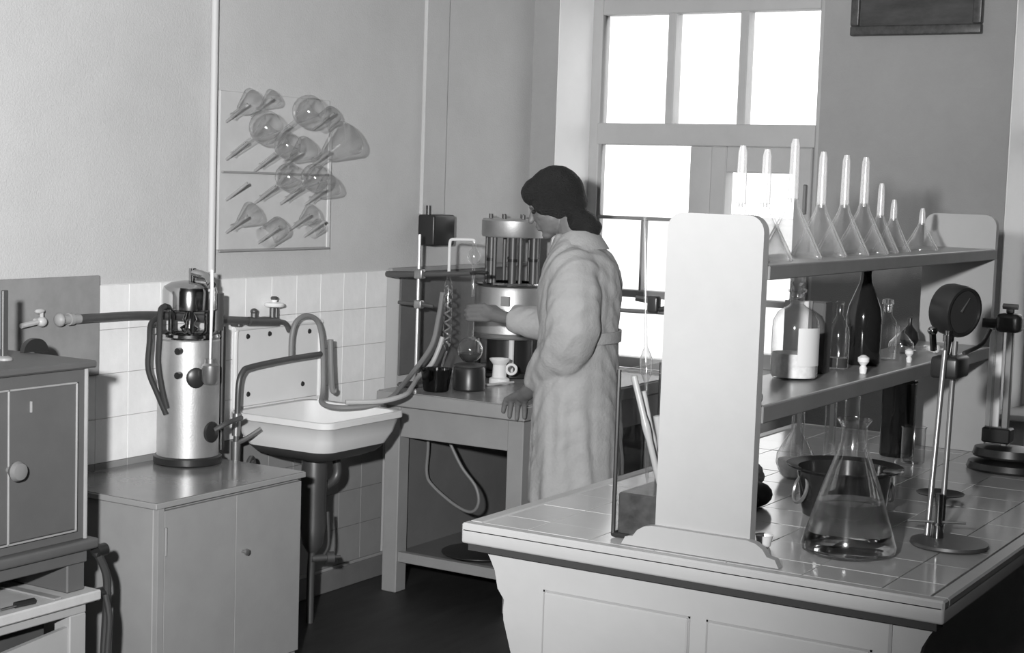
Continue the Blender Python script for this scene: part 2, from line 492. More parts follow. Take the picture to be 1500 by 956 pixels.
for nm, z0, z1 in (('shelf', 1.466, 1.497), ('shelf', 1.168, 1.205)):
    s_ = part(nm, G().box(2.378, 2.592, 3.088, 4.855, z0, z1, .003), SHELFWOOD, rack)
    part('edge_strip', G().box(2.592, 2.598, 3.088, 4.855, z0, z1 - .001, .002), SHELFEDGE, s_)

# ================================================================ FUNNELS ON THE TOP SHELF
def funnel(y, x, ztip, R_, label):
    z0 = 1.4975; H = ztip - z0
    hc = min(R_ * 1.75, H * .60)
    t = thing('glass_funnel', label, 'funnel', (x, y, z0), 'inverted glass funnels on the top shelf')
    th = .0055
    rs = max(.0095, R_ * .17)
    out_ = [(R_, 0), (R_ + .001, .004), (rs + (R_ - rs) * .5, hc * .52), (rs + .004, hc * .93), (rs, hc * 1.08)]
    inn = [(rs - .002, hc * 1.08), (rs + .001, hc * .9), (rs + (R_ - rs) * .5 - th, hc * .5), (R_ - th, .004), (R_ - th, 0), (R_, 0)]
    part('cone', G().lathe(out_ + inn, (x, y, z0), n=32), GLASS_FUN, t)
    tip = [(rs, hc * 1.06), (rs * .92, H * .8), (rs * .85, H - .014), (rs * .55, H), (rs * .3, H), (rs * .4, hc)]
    part('stem', G().lathe(tip, (x, y, z0), n=16), GLASS_STEM, t)
FN = [(3.185, 1.743, .066, 'glass funnel nearest the rounded end board, half hidden behind it'),
      (3.320, 1.740, .066, 'second glass funnel from the near end board, with a dull stem tip'),
      (3.484, 1.769, .072, 'tallest glass funnel on the top shelf, third from the near board'),
      (3.667, 1.746, .066, 'fourth glass funnel from the near end board, right of the tallest one'),
      (3.828, 1.743, .066, 'fifth glass funnel from the near end board on the top shelf'),
      (3.972, 1.742, .068, 'sixth glass funnel from the near board, last of the large ones'),
      (4.105, 1.678, .052, 'medium glass funnel just right of the six large funnels'),
      (4.215, 1.636, .050, 'small glass funnel with a slanted stem tip beside the medium one'),
      (4.470, 1.614, .049, 'smallest lone glass funnel standing close to the far end board')]
for i, (y, zt, R_, lab) in enumerate(FN):
    funnel(y, 2.485 + (.015 if i % 2 else -.015) * 0, zt, R_, lab)

# ================================================================ BOTTLES ON THE MIDDLE SHELF
MZ = 1.2055
def bottle(name, x, y, z, prof, material, label, cat='bottle', stopper=None, content=None, lab=None, group=None, smat=None):
    t = thing(name, label, cat, (x, y, z), group)
    part('glass_body', G().lathe(prof, (x, y, z), n=32), material, t)
    if stopper: part('stopper', G().lathe(stopper, (x, y, z), n=20), smat or GLASS_TUBE, t)
    if content: part('contents', G().lathe(content[0], (x, y, z), n=28), content[1], t)
    if lab:                                                   # paper label: a curved patch on the glass
        r, z0, z1, a0, a1 = lab
        V = []; F = []; n = 10
        for k in range(n + 1):
            a = math.radians(a0 + (a1 - a0) * k / n)
            for rr in (r, r + .0008):
                for zz in (z0, z1): V.append((x + rr * math.cos(a), y + rr * math.sin(a), z + zz))
        for k in range(n):
            o = 4 * k
            F += [(o + 2, o + 6, o + 7, o + 3), (o, o + 1, o + 5, o + 4), (o + 1, o + 3, o + 7, o + 5), (o, o + 4, o + 6, o + 2)]
        F += [(0, 2, 3, 1), (4 * n, 4 * n + 1, 4 * n + 3, 4 * n + 2)]
        part('paper_label', G().add(V, F), PAPER, t)
    return t
bottle('reagent_bottle', 2.462, 3.60, MZ,
       [(0, .002), (.050, .002), (.056, .010), (.056, .120), (.054, .140), (.044, .160), (.024, .172), (.017, .178), (.016, .205), (.022, .208), (.022, .214), (.015, .214)],
       GLASS, 'large clear reagent bottle with round shoulders, label and glass stopper',
       stopper=[(0, .190), (.013, .195), (.015, .215), (.012, .222), (.018, .232), (.016, .245), (0, .248)],
       content=([(0, .004), (.052, .006), (.053, .062), (0, .064)], CONTENT), lab=(.0568, .035, .125, -62, 8))
bottle('small_reagent_bottle', 2.470, 3.878, MZ,
       [(0, .002), (.024, .002), (.027, .008), (.027, .085), (.024, .105), (.012, .130), (.009, .138), (.009, .165), (.012, .168), (.010, .172), (.007, .172)],
       GLASS, 'slim clear bottle with a narrow neck left of the dark bottle',
       content=([(0, .004), (.024, .006), (.024, .030), (0, .031)], LIQUID))
bottle('dark_glass_bottle', 2.475, 4.05, MZ,
       [(0, .0), (.042, .0), (.046, .006), (.046, .125), (.042, .150), (.026, .190), (.016, .215), (.014, .235), (.014, .243), (.018, .245), (.018, .256), (.014, .258), (0, .258)],
       BROWN, 'tall dark brown bottle on the middle shelf under the funnels')
bottle('small_reagent_bottle', 2.480, 4.225, MZ,
       [(0, .002), (.026, .002), (.028, .008), (.028, .085), (.024, .105), (.013, .120), (.011, .140), (.014, .143), (.010, .146)],
       GLASS, 'small clear squat bottle right of the dark brown bottle', stopper=[(0, .125), (.009, .128), (.011, .146), (.016, .150), (.014, .162), (0, .165)])
def stopper_knob(x, y, z, s, label):
    solo('glass_stopper', G().lathe([(0, 0), (.008 * s, .0), (.010 * s, .014 * s), (.006 * s, .020 * s), (.014 * s, .030 * s), (.014 * s, .040 * s), (.006 * s, .046 * s), (0, .047 * s)], (x, y, z), n=16), PORCELAIN, label, 'stopper', 'loose stoppers on the middle shelf')
stopper_knob(2.552, 3.835, MZ, 1.0, 'small white stopper standing in front of the slim clear bottle')
stopper_knob(2.556, 4.19, MZ, .8, 'small white stopper in front of the bottle right of the dark one')
solo('glass_stopper', G().ell((2.572, 3.112, MZ + .010), (.012, .018, .0098)).ell((2.566, 3.138, MZ + .011), (.008, .014, .0108)), PORCELAIN, 'white stopper lying on the middle shelf against the near end board', 'stopper', 'loose stoppers on the middle shelf')
t = thing('ledger_book', 'dark upright ledger standing behind the big clear bottle', 'book', (2.43, 3.775, MZ))
part('cover', G().box(2.385, 2.475, 3.752, 3.758, MZ, MZ + .175, .002).box(2.385, 2.475, 3.794, 3.800, MZ, MZ + .175, .002).box(2.472, 2.478, 3.752, 3.800, MZ, MZ + .175, .002), DARKWOOD, t)
part('pages', G().box(2.388, 2.471, 3.7585, 3.7935, MZ + .004, MZ + .170, 0), PAPER, t)
t = thing('ledger_book', 'white bound book standing between the ledger and the big bottle', 'book', (2.42, 3.69, MZ))
part('cover', G().box(2.385, 2.445, 3.716, 3.720, MZ, MZ + .178, .001).box(2.385, 2.445, 3.738, 3.742, MZ, MZ + .178, .001).box(2.444, 2.448, 3.716, 3.742, MZ, MZ + .178, .001), PAPER, t)
part('pages', G().box(2.388, 2.443, 3.7205, 3.7375, MZ + .003, MZ + .174, 0), PAPER, t)
solo('stirring_rod', G().tube([(2.40, 3.20, MZ), (2.395, 3.19, MZ + .15)], .004, smooth=False), IRON, 'thin dark rod standing on the middle shelf beside the end board', 'rod')
bottle('flask', 2.46, 4.42, MZ, [(0, .001), (.030, .001), (.036, .012), (.034, .030), (.018, .048), (.009, .056), (.009, .075), (.012, .078)], GLASS,
       'tiny clear flask on the middle shelf left of the black bulb', 'flask')
solo('rubber_bulb', G().lathe([(0, 0), (.018, .004), (.028, .022), (.024, .045), (.010, .060), (.006, .066), (.006, .085), (0, .086)], (2.42, 4.62, MZ), n=20), BLACK, 'black rubber bulb at the far end of the middle shelf', 'bulb')
tk = thing('glass_stopcock', 'clear glass stopcock lying at the far end of the middle shelf', 'stopcock', (2.53, 4.52, MZ))
part('bore', G().tube([(2.47, 4.44, MZ + .010), (2.55, 4.60, MZ + .010)], .007, smooth=False), GLASS_TUBE, tk)
part('plug', G().tube([(2.530, 4.505, MZ + .010), (2.495, 4.53, MZ + .012)], [.010, .007], smooth=False), PORCELAIN, tk)
part('handle', G().ell((2.540, 4.497, MZ + .013), (.008, .014, .012)), PORCELAIN, tk)

# ================================================================ THINGS ON THE BENCH TOP
Z = BZ + .0012
# big conical flask with water
ex, ey = 2.728, 3.282
t = thing('conical_flask', 'large conical flask half full of water at the bench front', 'flask', (ex, ey, Z))
outp = [(0, .001), (.090, .001), (.099, .007), (.101, .018), (.094, .042), (.060, .150), (.036, .215), (.029, .240), (.028, .275), (.036, .287), (.037, .290), (.034, .291)]
inp = [(r - .0025 if r > .005 else 0, z + (.0025 if z < .02 else 0)) for r, z in outp[:-2]][::-1]
part('glass_body', G().lathe(outp + inp, (ex, ey, Z), n=48), GLASS, t)
part('water', G().lathe([(0, .0045), (.086, .0045), (.0955, .009), (.0975, .018), (.091, .042), (.0685, .113), (0, .113)], (ex, ey, Z), n=48), WATER, t)
# dark dish with handles
dx, dy = 2.585, 3.645
t = thing('evaporating_pan', 'dark enamel pan with ring handles behind the conical flask', 'pan', (dx, dy, Z))
part('bowl', G().lathe([(0, 0), (.085, 0), (.096, .006), (.104, .05), (.112, .11), (.136, .120), (.138, .124), (.110, .118), (.100, .05), (.092, .010), (0, .006)], (dx, dy, Z), n=44), mat('dark_pan_enamel', .02, .12), t)
for s_ in (-1, 1):
    ca = Vector((-.70 * s_ + .0, -.71 * s_, 0)).normalized()
    c = Vector((dx, dy, Z + .068)) + ca * .112
    part('handle', G().ring(c, ca.cross(Vector((0, 0, 1))).normalized() * .0 + ca * .9 + Vector((0, 0, .25)), .032, .0045), STEEL, t)
part('pouring_lip', G().box(dx + .095, dx + .14, dy - .012, dy + .012, Z + .119, Z + .126, .003), STEEL, t)
# volumetric flask
bottle('volumetric_flask', 2.30, 4.06, Z, [(0, .001), (.030, .001), (.040, .010), (.052, .040), (.050, .065), (.032, .100), (.012, .128), (.009, .145), (.009, .235), (.012, .238)], GLASS,
       'clear volumetric flask with long neck behind the bench rack upright', 'flask', content=([(0, .003), (.034, .006), (.047, .038), (.046, .050), (0, .052)], CONTENT))
# measuring cylinders and tubes behind the pan
def cyl(x, y, r, h, label, name='measuring_cylinder', gm=None, foot_=True, cap=None):
    t = thing(name, label, 'cylinder', (x, y, Z), 'glass cylinders behind the pan')
    part('tube', G().lathe([(0, .010), (r, .010), (r, h), (r + .003, h + .004), (r + .001, h + .006), (r - .002, h)], (x, y, Z), n=24), gm or GLASS_TUBE, t)
    part('base', G().lathe([(0, 0), (r * 1.9, 0), (r * 1.9, .006), (r * 1.1, .012), (0, .012)], (x, y, Z), n=24), gm or GLASS_TUBE, t)
    if cap: part('scale_strip', G().box(x + r * .2, x + r * .9, y - r * 1.06 - .001, y - r * 1.0, Z + h * .3, Z + h * .92, 0), PAPER, t)
cyl(2.25, 4.20, .018, .235, 'clear measuring cylinder just right of the volumetric flask', cap=True)
cyl(2.315, 4.28, .016, .230, 'narrow measuring cylinder with a white strip left of the conical flask neck', cap=True)
cyl(2.335, 4.40, .022, .225, 'wider clear measuring cylinder behind the conical flask neck')
# upturned dark jar and beaker farther back
bottle('glass_jar', 2.40, 4.62, Z, [(0, .0), (.048, .0), (.050, .005), (.050, .215), (.053, .22), (.050, .225), (.046, .222), (.046, .008), (0, .006)], GLASS_DARK,
       'tall smoked glass jar on the bench behind the rods of the gauge stand', 'jar')
bottle('glass_beaker', 2.48, 4.70 - .18, Z, [(0, .001), (.030, .001), (.034, .005), (.034, .100), (.037, .106), (.033, .104)], GLASS,
       'small clear beaker on the bench in front of the smoked jar', 'beaker')
# rag and dark sponge near the upright
g = G()
for k in range(9):
    g.ell((2.225 + random.uniform(-.045, .05), 3.80 + random.uniform(-.05, .05), Z + .028 + random.uniform(-.003, .02)), (.035, .04, .026), n=12, mm=8)
solo('crumpled_rag', g, CLOTH, 'crumpled white rag on the bench behind the near end board', 'rag')
solo('dark_sponge', G().ell((2.375, 3.62, Z + .030), (.036, .05, .030), n=14, mm=8).ell((2.365, 3.57, Z + .024), (.034, .04, .024), n=14, mm=8), BLACKMATT, 'black sponge on the bench below the middle shelf', 'sponge')
bottle('watch_glass', 2.70, 4.05, Z, [(0, .001), (.02, .001), (.06, .010), (.061, .012), (.02, .004), (0, .003)], BLACK, 'shallow black dish on the bench behind the gauge stand rods', 'dish')
bottle('porcelain_crucible', 2.56, 3.22, Z, [(0, 0), (.012, 0), (.014, .002), (.019, .024), (.021, .026), (.017, .024), (.012, .004), (0, .004)], PORCELAIN, 'small white crucible beside the scrolled foot of the end board', 'crucible')

# gauge on a double-rod stand
t = thing('gauge_stand', 'twin rod stand holding a round black gauge above the bench', 'stand', (2.885, 3.49, Z))
part('base_plate', G().lathe([(0, 0), (.082, 0), (.086, .004), (.084, .010), (0, .012)], (2.885, 3.495, Z), n=40), IRON, t)
part('rod', G().tube([(2.825, 3.525, Z + .01), (2.815, 3.62, 1.30)], .0065, n=12, smooth=False), STEEL, t)
part('rod', G().tube([(2.845, 3.565, Z + .01), (2.815, 3.70, 1.315)], .0065, n=12, smooth=False), STEEL, t)
part('socket', G().lathe([(0, 0), (.014, 0), (.014, .03), (.009, .035), (.009, .10), (0, .10)], (2.852, 3.512, Z + .01), n=16), CHROME, t)
part('cross_pin', G().tube([(2.79, 3.49, Z + .045), (2.905, 3.545, Z + .045)], .003, smooth=False), STEEL, t)
cl = part('clamp_block', G().box(2.782, 2.846, 3.62, 3.72, 1.235, 1.285, .008), BLACK, t)
part('clamp_screw', G().tube([(2.79, 3.615, 1.30), (2.79, 3.60, 1.34)], .008, smooth=False).ell((2.79, 3.60, 1.345), (.012, .012, .010), n=12, mm=8), CHROME, cl)
gd = Vector((.90, -.42, -.10)).normalized()
gc = Vector((2.797, 3.745, 1.385))
ga = part('gauge_case', G().lathe([(0, -.036), (.048, -.036), (.058, -.028), (.061, -.015), (.061, .022), (.058, .030), (.052, .031), (.051, .024), (0, .024)], gc, gd, n=36), BLACK, t)
x_, y_, z_ = frame(gd)
part('dial', G().lathe([(0, .0242), (.050, .0242), (.050, .0252), (0, .0252)], gc, gd, n=36), mat('dark_dial_face', .035, .25), ga)
part('needle', G().tube([gc + gd * .028 - x_ * .01, gc + gd * .028 + y_ * .034 + x_ * .012], [.003, .001], n=6, smooth=False), IRON, ga)
part('inlet', G().lathe([(0, 0), (.010, 0), (.010, .03), (.013, .03), (.013, .045), (.008, .045), (.008, .055), (0, .055)], (2.800, 3.695, 1.285), n=16), CHROME, t)

# manometer stand at the right edge
t = thing('manometer_stand', 'black based stand with a white backed manometer tube at the bench side', 'stand', (2.72, 4.62, Z))
part('base', G().lathe([(0, 0), (.115, 0), (.118, .006), (.112, .022), (.04, .030), (0, .032)], (2.735, 4.59, Z), n=36, sy=.8), BLACK, t)
part('turntable', G().lathe([(0, .034), (.095, .034), (.098, .040), (.092, .060), (.03, .066), (0, .066)], (2.725, 4.61, Z), n=36, sy=.8), BLACK, t)
part('column', G().box(2.702, 2.722, 4.61, 4.63, Z + .06, 1.29, .003), STEEL, t)
part('backing_strip', G().box(2.660, 2.698, 4.595, 4.605, 1.00, 1.275, .002), mat('bright_enamel_scale', .85, .4), t)
part('tube', G().tube([(2.679, 4.588, .99), (2.679, 4.588, 1.285)], .0035, n=10, smooth=False), GLASS_TUBE, t)
part('lower_bracket', G().box(2.655, 2.735, 4.585, 4.635, .955, .998, .004), BLACK, t)
part('clamp_head', G().box(2.675, 2.745, 4.58, 4.64, 1.272, 1.325, .014), BLACK, t)
part('wing_screw', G().box(2.70, 2.722, 4.60, 4.61, 1.325, 1.340, .003).tube([(2.690, 4.605, 1.345), (2.732, 4.605, 1.345)], .008, smooth=False), IRON, t)
part('side_knob', G().tube([(2.678, 4.60, 1.295), (2.638, 4.59, 1.295)], .014, n=12, smooth=False), BLACK, t)
part('arm', G().tube([(2.665, 4.58, 1.280), (2.645, 4.57, 1.235), (2.615, 4.50, 1.212)], .006), IRON, t)
t = thing('burette_rack', 'dark upright tube rack cut off by the right edge of the picture', 'rack', (2.945, 4.66, Z))
for k in range(3):
    part('tube', G().tube([(2.912 + .03 * k, 4.63 + .03 * k, Z + .02), (2.912 + .03 * k, 4.63 + .03 * k, 1.33)], .008, n=10, smooth=False), GLASS_DARK, t)
part('crossbar', G().box(2.895, 2.99, 4.61, 4.71, 1.06, 1.075, .003), IRON, t)
part('base', G().box(2.897, 2.99, 4.60, 4.72, Z, Z + .03, .004), BLACK, t)
part('head', G().box(2.895, 2.99, 4.61, 4.71, 1.32, 1.335, .003), IRON, t)
solo('glass_dish', G().lathe([(0, .001), (.03, .001), (.034, .006), (.036, .028), (.033, .026), (.030, .006), (0, .004)], (2.93, 4.28, Z), n=24), PORCELAIN, 'small white dish at the right side of the bench before the tube rack', 'dish')

# rectangular glass tank with pipettes, left of the end board
t = thing('glass_tank', 'rectangular glass tank with dark edges standing behind the end board', 'tank', (2.34, 3.24, Z))
tx0, tx1, ty0, ty1, tz1 = 2.258, 2.372, 3.092, 3.30, Z + .370
for nm, b in (('glass_side', (tx0, tx0 + .004, ty0, ty1)), ('glass_side', (tx1 - .004, tx1, ty0, ty1)), ('glass_side', (tx0 + .004, tx1 - .004, ty0, ty0 + .004)), ('glass_side', (tx0 + .004, tx1 - .004, ty1 - .004, ty1))):
    part(nm, G().box(b[0], b[1], b[2], b[3], Z + .006, tz1, 0), GLASS_TANK, t)
fr = G(); r = .005
P = [(tx0, ty0), (tx1, ty0), (tx1, ty1), (tx0, ty1)]
for x, y in P: fr.tube([(x, y, Z + .008), (x, y, tz1)], r, smooth=False)
for k in range(4):
    a, b = P[k], P[(k + 1) % 4]
    fr.tube([(a[0], a[1], Z + .006), (b[0], b[1], Z + .006)], .006, smooth=False)
part('edge_frame', fr, BLACK, t)
part('bottom', G().box(tx0, tx1, ty0, ty1, Z, Z + .006, 0), BLACK, t)
part('sediment', G().box(tx0 + .006, tx1 - .006, ty0 + .006, ty1 - .006, Z + .0065, Z + .10, .004), mat('murky_liquid', .10, .3, var=.6, vscale=25), t)
def pipette(p0, p1, bulb_at, rb, label, r=.0036, pale=True):
    p0 = Vector(p0); p1 = Vector(p1); L = (p1 - p0).length
    prof = [(0, 0), (r * .5, 0), (r, .02), (r, L * bulb_at - rb * 3), (rb, L * bulb_at - rb), (rb, L * bulb_at + rb), (r, L * bulb_at + rb * 3), (r, L), (0, L)]
    solo('pipette', G().lathe(prof, p0, p1 - p0, n=12), GLASS_TUBE if not pale else mat('frosted_pipette_glass', .55, .25), label, 'pipette', 'pipettes standing in the glass tank')
pz = Z + .105
pipette((2.283, 3.20, pz), (2.256, 3.19, 1.582), .45, .014, 'tallest bulb pipette rising from the tank before the window', pale=False)
pipette((2.340, 3.22, pz), (2.318, 3.20, 1.44), .35, .006, 'thin straight pipette standing right of the bulb pipette', pale=False)
pipette((2.348, 3.14, pz), (2.275, 3.13, 1.235), .55, .009, 'pale pipette leaning to the left inside the tank', r=.007)
pipette((2.330, 3.18, pz), (2.285, 3.16, 1.20), .5, .008, 'second leaning pale pipette low in the tank', r=.006)
pipette((2.355, 3.17, pz), (2.325, 3.15, 1.15), .55, .011, 'short thick pale pipette leaning beside the end board', r=.009)
pipette((2.340, 3.26, pz), (2.300, 3.27, 1.30), .5, .007, 'leaning pale pipette at the back of the tank', r=.005)

# retort stand behind the board, its clamp reaching left
t = thing('retort_stand', 'black retort clamp stand hidden behind the near end board', 'stand', (2.30, 3.42, Z))
part('base', G().box(2.20, 2.37, 3.37, 3.47, Z, Z + .014, .004), IRON, t)
part('rod', G().tube([(2.325, 3.42, Z + .01), (2.325, 3.42, 1.45)], .006, smooth=False), STEEL, t)
part('boss_head', G().box(2.160, 2.188, 3.408, 3.432, 1.352, 1.392, .006).tube([(2.16, 3.42, 1.382), (2.130, 3.41, 1.386)], .0085, smooth=False).tube([(2.19, 3.42, 1.36), (2.24, 3.41, 1.372)], .007, smooth=False), BLACK, t)
part('clamp_rod', G().tube([(2.085, 3.42, 1.352), (2.335, 3.42, 1.356)], .005, smooth=False), IRON, t)

# ================================================================ LEFT WALL FITTINGS
solo('wall_panel', G().box(.009, .019, 3.20, 3.745, .98, 1.305, .003), PANELGREY, 'grey board fixed to the wall behind the oven', 'panel')
solo('conduit', G().tube([(.022, 4.268, 1.30), (.022, 4.268, CEILZ - .02)], .013, n=14, smooth=False), mat('painted_conduit', .52, .6), 'pale vertical pipe running up the wall above the still', 'pipe')
# cold water pipe with tap
t = thing('water_pipe', 'dark horizontal water pipe with a tap along the tiled wall', 'pipe', (.045, 4.1, 1.11))
part('pipe', G().tube([(.045, 3.60, 1.172), (.045, 3.95, 1.166), (.045, 4.29, 1.132), (.045, 4.50, 1.115)], .0145, n=12), IRON, t)
part('pale_end', G().tube([(.045, 3.55, 1.173), (.045, 3.63, 1.172)], .0155, n=12, smooth=False).ell((.045, 3.548, 1.173), (.022, .016, .022), n=12, mm=8).tube([(.045, 3.585, 1.173), (.045, 3.60, 1.173)], .020, n=12, smooth=False), mat('painted_pipe_end', .30, .5), t)
tp = part('tap_body', G().tube([(.05, 4.44, 1.118), (.05, 4.60, 1.108)], .017, n=12, smooth=False).tube([(.05, 4.585, 1.11), (.055, 4.64, 1.10), (.06, 4.66, 1.07)], .010, n=10).tube([(.05, 4.47, 1.12), (.05, 4.47, 1.15)], .012, n=10, smooth=False).ell((.05, 4.47, 1.152), (.014, .014, .012), n=12, mm=8), IRON, t)
part('tap_stem', G().tube([(.05, 4.573, 1.115), (.05, 4.573, 1.165)], .011, n=10, smooth=False).tube([(.05, 4.595, 1.115), (.05, 4.595, 1.16)], .008, n=10, smooth=False), IRON, tp)
part('tap_handle', G().lathe([(0, 0), (.018, 0), (.036, .006), (.038, .012), (.034, .018), (.010, .022), (.012, .03), (0, .032)], (.05, 4.582, 1.160), n=20), PORCELAIN, tp)
part('handle_cap', G().lathe([(0, .030), (.012, .030), (.014, .036), (.010, .042), (0, .043)], (.05, 4.582, 1.160), n=16), IRON, tp)
for y in (3.98, 4.40):
    part('wall_bracket', G().box(.008, .05, y - .012, y + .012, 1.10, 1.125, .003), IRON, t)

# sink with enamel backplate
sk = thing('wash_sink', 'white enamel wall sink with a bolted backplate', 'sink', (.24, 4.6, .60))
SY0, SY1, SX0, SX1, SZ = 4.372, 4.85, .012, .472, .795
def rrect(x0, x1, y0, y1, r, n=6):
    P = []
    for cx_, cy_, a0 in ((x1 - r, y1 - r, 0), (x0 + r, y1 - r, 90), (x0 + r, y0 + r, 180), (x1 - r, y0 + r, 270)):
        for k in range(n + 1):
            a = math.radians(a0 + 90 * k / n); P.append((cx_ + r * math.cos(a), cy_ + r * math.sin(a)))
    return P
def loft(loops, close0=True, close1=True):
    g = G(); V = []; F = []; n = len(loops[0])
    for L in loops: V += L
    for i in range(len(loops) - 1):
        for k in range(n): F.append((i * n + k, i * n + (k + 1) % n, (i + 1) * n + (k + 1) % n, (i + 1) * n + k))
    if close0: F.append(tuple(range(n - 1, -1, -1)))
    if close1: F.append(tuple((len(loops) - 1) * n + k for k in range(n)))
    return g.add(V, F)
def sl(inset, z, r, back=None):
    b = SX0 + (inset if back is None else back)
    return [(x, y, z) for x, y in rrect(b, SX1 - inset, SY0 + inset, SY1 - inset, r)]
outer = [sl(.040, .678, .06), sl(.022, .72, .05), sl(.012, .765, .045), sl(.0, .772, .045), sl(.0, SZ - .003, .045), sl(.004, SZ, .045)]
inner = [sl(.022, SZ - .003, .045), sl(.03, SZ - .03, .045), sl(.05, .70, .05), sl(.09, .660, .06), sl(.15, .648, .06)]
part('basin', loft(outer + inner, close0=False), ENAMEL, sk, angle=50)
part('underside', loft([sl(.15, .628, .06), sl(.10, .634, .06), sl(.062, .650, .06), sl(.042, .674, .06), sl(.040, .678, .06)], close1=False), ENAMEL_DARK, sk, 'dark underside of the basin')  # lowest loops coloured darker than the rest of the basin
part('drain_grid', G().lathe([(0, .6485), (.03, .6485), (.032, .651), (0, .652)], (.235, 4.615, 0), n=18), STEEL, sk)
bp = part('backplate', G().box(.008, .016, 4.405, 4.905, .80, 1.095, .004), ENAMEL, sk)
edge = G()
pp_ = [(.018, 4.405 + .03, 1.095), (.018, 4.412, 1.088), (.018, 4.405, 1.065), (.018, 4.405, .80)]
edge.tube([(.016, 4.410, .80), (.016, 4.410, 1.06), (.016, 4.418, 1.082), (.016, 4.440, 1.090), (.016, 4.87, 1.090), (.016, 4.892, 1.082), (.016, 4.900, 1.06), (.016, 4.900, .80)], .010, n=10)
part('rolled_edge', edge, ENAMEL, bp)
for y, z in ((4.478, 1.058), (4.60, 1.06), (4.485, .845), (4.800, .855), (4.835, 1.055)):
    part('bolt', G().lathe([(0, 0), (.010, 0), (.008, .004), (0, .005)], (.016, y, z), (1, 0, 0), n=12), BLACK, bp)
# waste pipe under the sink
t = thing('waste_pipe', 'metal waste trap and drain pipe running from the sink to the floor', 'pipe', (.24, 4.6, 0))
part('trap', G().lathe([(.046, .625), (.048, .56), (.048, .50), (.046, .49), (.046, .36), (.038, .30), (.020, .27), (0, .27)], (.235, 4.605, 0), n=24), mat('tarnished_trap_metal', .22, .3, metal=.8), t)
part('drain_pipe', G().tube([(.235, 4.605, .28), (.225, 4.61, .18), (.225, 4.61, 0.0)], .0145, n=12), IRON, t)
part('overflow_pipe', G().tube([(.26, 4.70, .624), (.26, 4.71, .55), (.25, 4.68, .515), (.24, 4.63, .505)], .016, n=12), IRON, t)
part('valve', G().tube([(.235, 4.60, .245), (.275, 4.655, .245)], .014, n=12, smooth=False).tube([(.268, 4.645, .245), (.285, 4.668, .245)], .022, n=12, smooth=False).tube([(.285, 4.668, .245), (.30, 4.69, .245)], .006, n=8, smooth=False), IRON, t)
part('side_tube', G().tube([(.275, 4.64, .42), (.278, 4.645, .30), (.262, 4.64, .255)], .006, n=8), IRON, t)

# bent supply tube standing at the left of the sink, with its valve
t = thing('supply_tube', 'bent dark supply tube rising beside the sink and running along its backplate', 'pipe', (.10, 4.33, .60))
part('tube', G().tube([(.10, 4.325, .665), (.10, 4.33, .78), (.10, 4.335, .90), (.10, 4.355, .945), (.10, 4.40, .96), (.10, 4.60, .972), (.10, 4.80, .977)], .0105, n=12), IRON, t)
v = part('valve_body', G().tube([(.10, 4.325, .58), (.10, 4.325, .70)], .017, n=12, smooth=False).tube([(.10, 4.325, .72), (.10, 4.328, .80)], .015, n=12, smooth=False), STEEL, t)
hw = G().ring((.155, 4.345, .615), (.9, .3, 0), .030, .008)
for k in range(4):
    a = k * math.pi / 4
    hw.tube([(.155, 4.345, .615), Vector((.155, 4.345, .615)) + Vector((-.3 * .028 * math.cos(a), .9 * .028 * math.cos(a), .029 * math.sin(a)))], .005, n=6, smooth=False)
hw.tube([(.105, 4.328, .615), (.165, 4.348, .615)], .008, n=8, smooth=False)
part('hand_wheel', hw, IRON, v)
part('elbow', G().tube([(.10, 4.325, .69), (.14, 4.345, .715), (.17, 4.38, .745)], .009, n=8), STEEL, t)
# rubber hoses
solo('rubber_hose', G().tube([(.075, 4.655, .972), (.075, 4.657, 1.05), (.08, 4.675, 1.105), (.085, 4.73, 1.125), (.09, 4.79, 1.10), (.095, 4.815, 1.02), (.10, 4.82, .90), (.115, 4.80, .83), (.16, 4.74, .80), (.25, 4.72, .795), (.335, 4.79, .802), (.37, 4.88, .825), (.32, 5.02, .85), (.25, 5.20, .885), (.255, 5.32, .985), (.268, 5.345, 1.10), (.279, 5.352, 1.20)], .0100, n=10), HOSE, 'grey rubber hose looping over the backplate through the sink to the table', 'hose')
solo('rubber_hose', G().tube([(.118, 4.835, 1.03), (.120, 4.84, .93), (.118, 4.855, .84), (.125, 4.865, .83)], .012, n=10), HOSE, 'short thick rubber hose hanging down the right edge of the backplate', 'hose')
solo('rubber_hose', G().tube([(.30, 4.70, .822), (.385, 4.80, .824), (.41, 4.92, .838), (.33, 5.08, .845), (.262, 5.22, .865), (.262, 5.31, .91), (.278, 5.335, .97), (.286, 5.350, 1.02)], .0095, n=10), HOSE_PALE, 'pale rubber hose running from the sink edge up to the condenser foot', 'hose')

# ---- drying rack of flasks
t = thing('drying_rack', 'grey peg board on the wall for drying flasks', 'drying rack', (.02, 4.62, 1.36))
part('board', G().box(.001, .014, 4.31, 4.935, 1.375, 1.938, .003), mat('peg_board_paint', .50, .75, var=.08), t)
part('side_strip', G().box(.014, .020, 4.925, 4.945, 1.37, 1.80, .002), mat('pale_strip', .58, .6), t)
part('rail', G().box(.014, .024, 4.32, 4.93, 1.648, 1.656, .002), MIDGREY, t)
part('bottom_edge', G().box(.014, .022, 4.31, 4.945, 1.368, 1.376, .002), MIDGREY, t)
TH = math.radians(33)
PEG = Vector((math.cos(TH), 0, math.sin(TH)))
pegs = [(4.344, 1.850), (4.475, 1.878), (4.347, 1.717), (4.580, 1.785), (4.500, 1.680), (4.836, 1.845), (4.815, 1.700), (4.640, 1.690), (4.506, 1.565), (4.650, 1.562), (4.794, 1.560), (4.351, 1.575), (4.354, 1.459), (4.529, 1.420), (4.704, 1.465), (4.794, 1.440)]
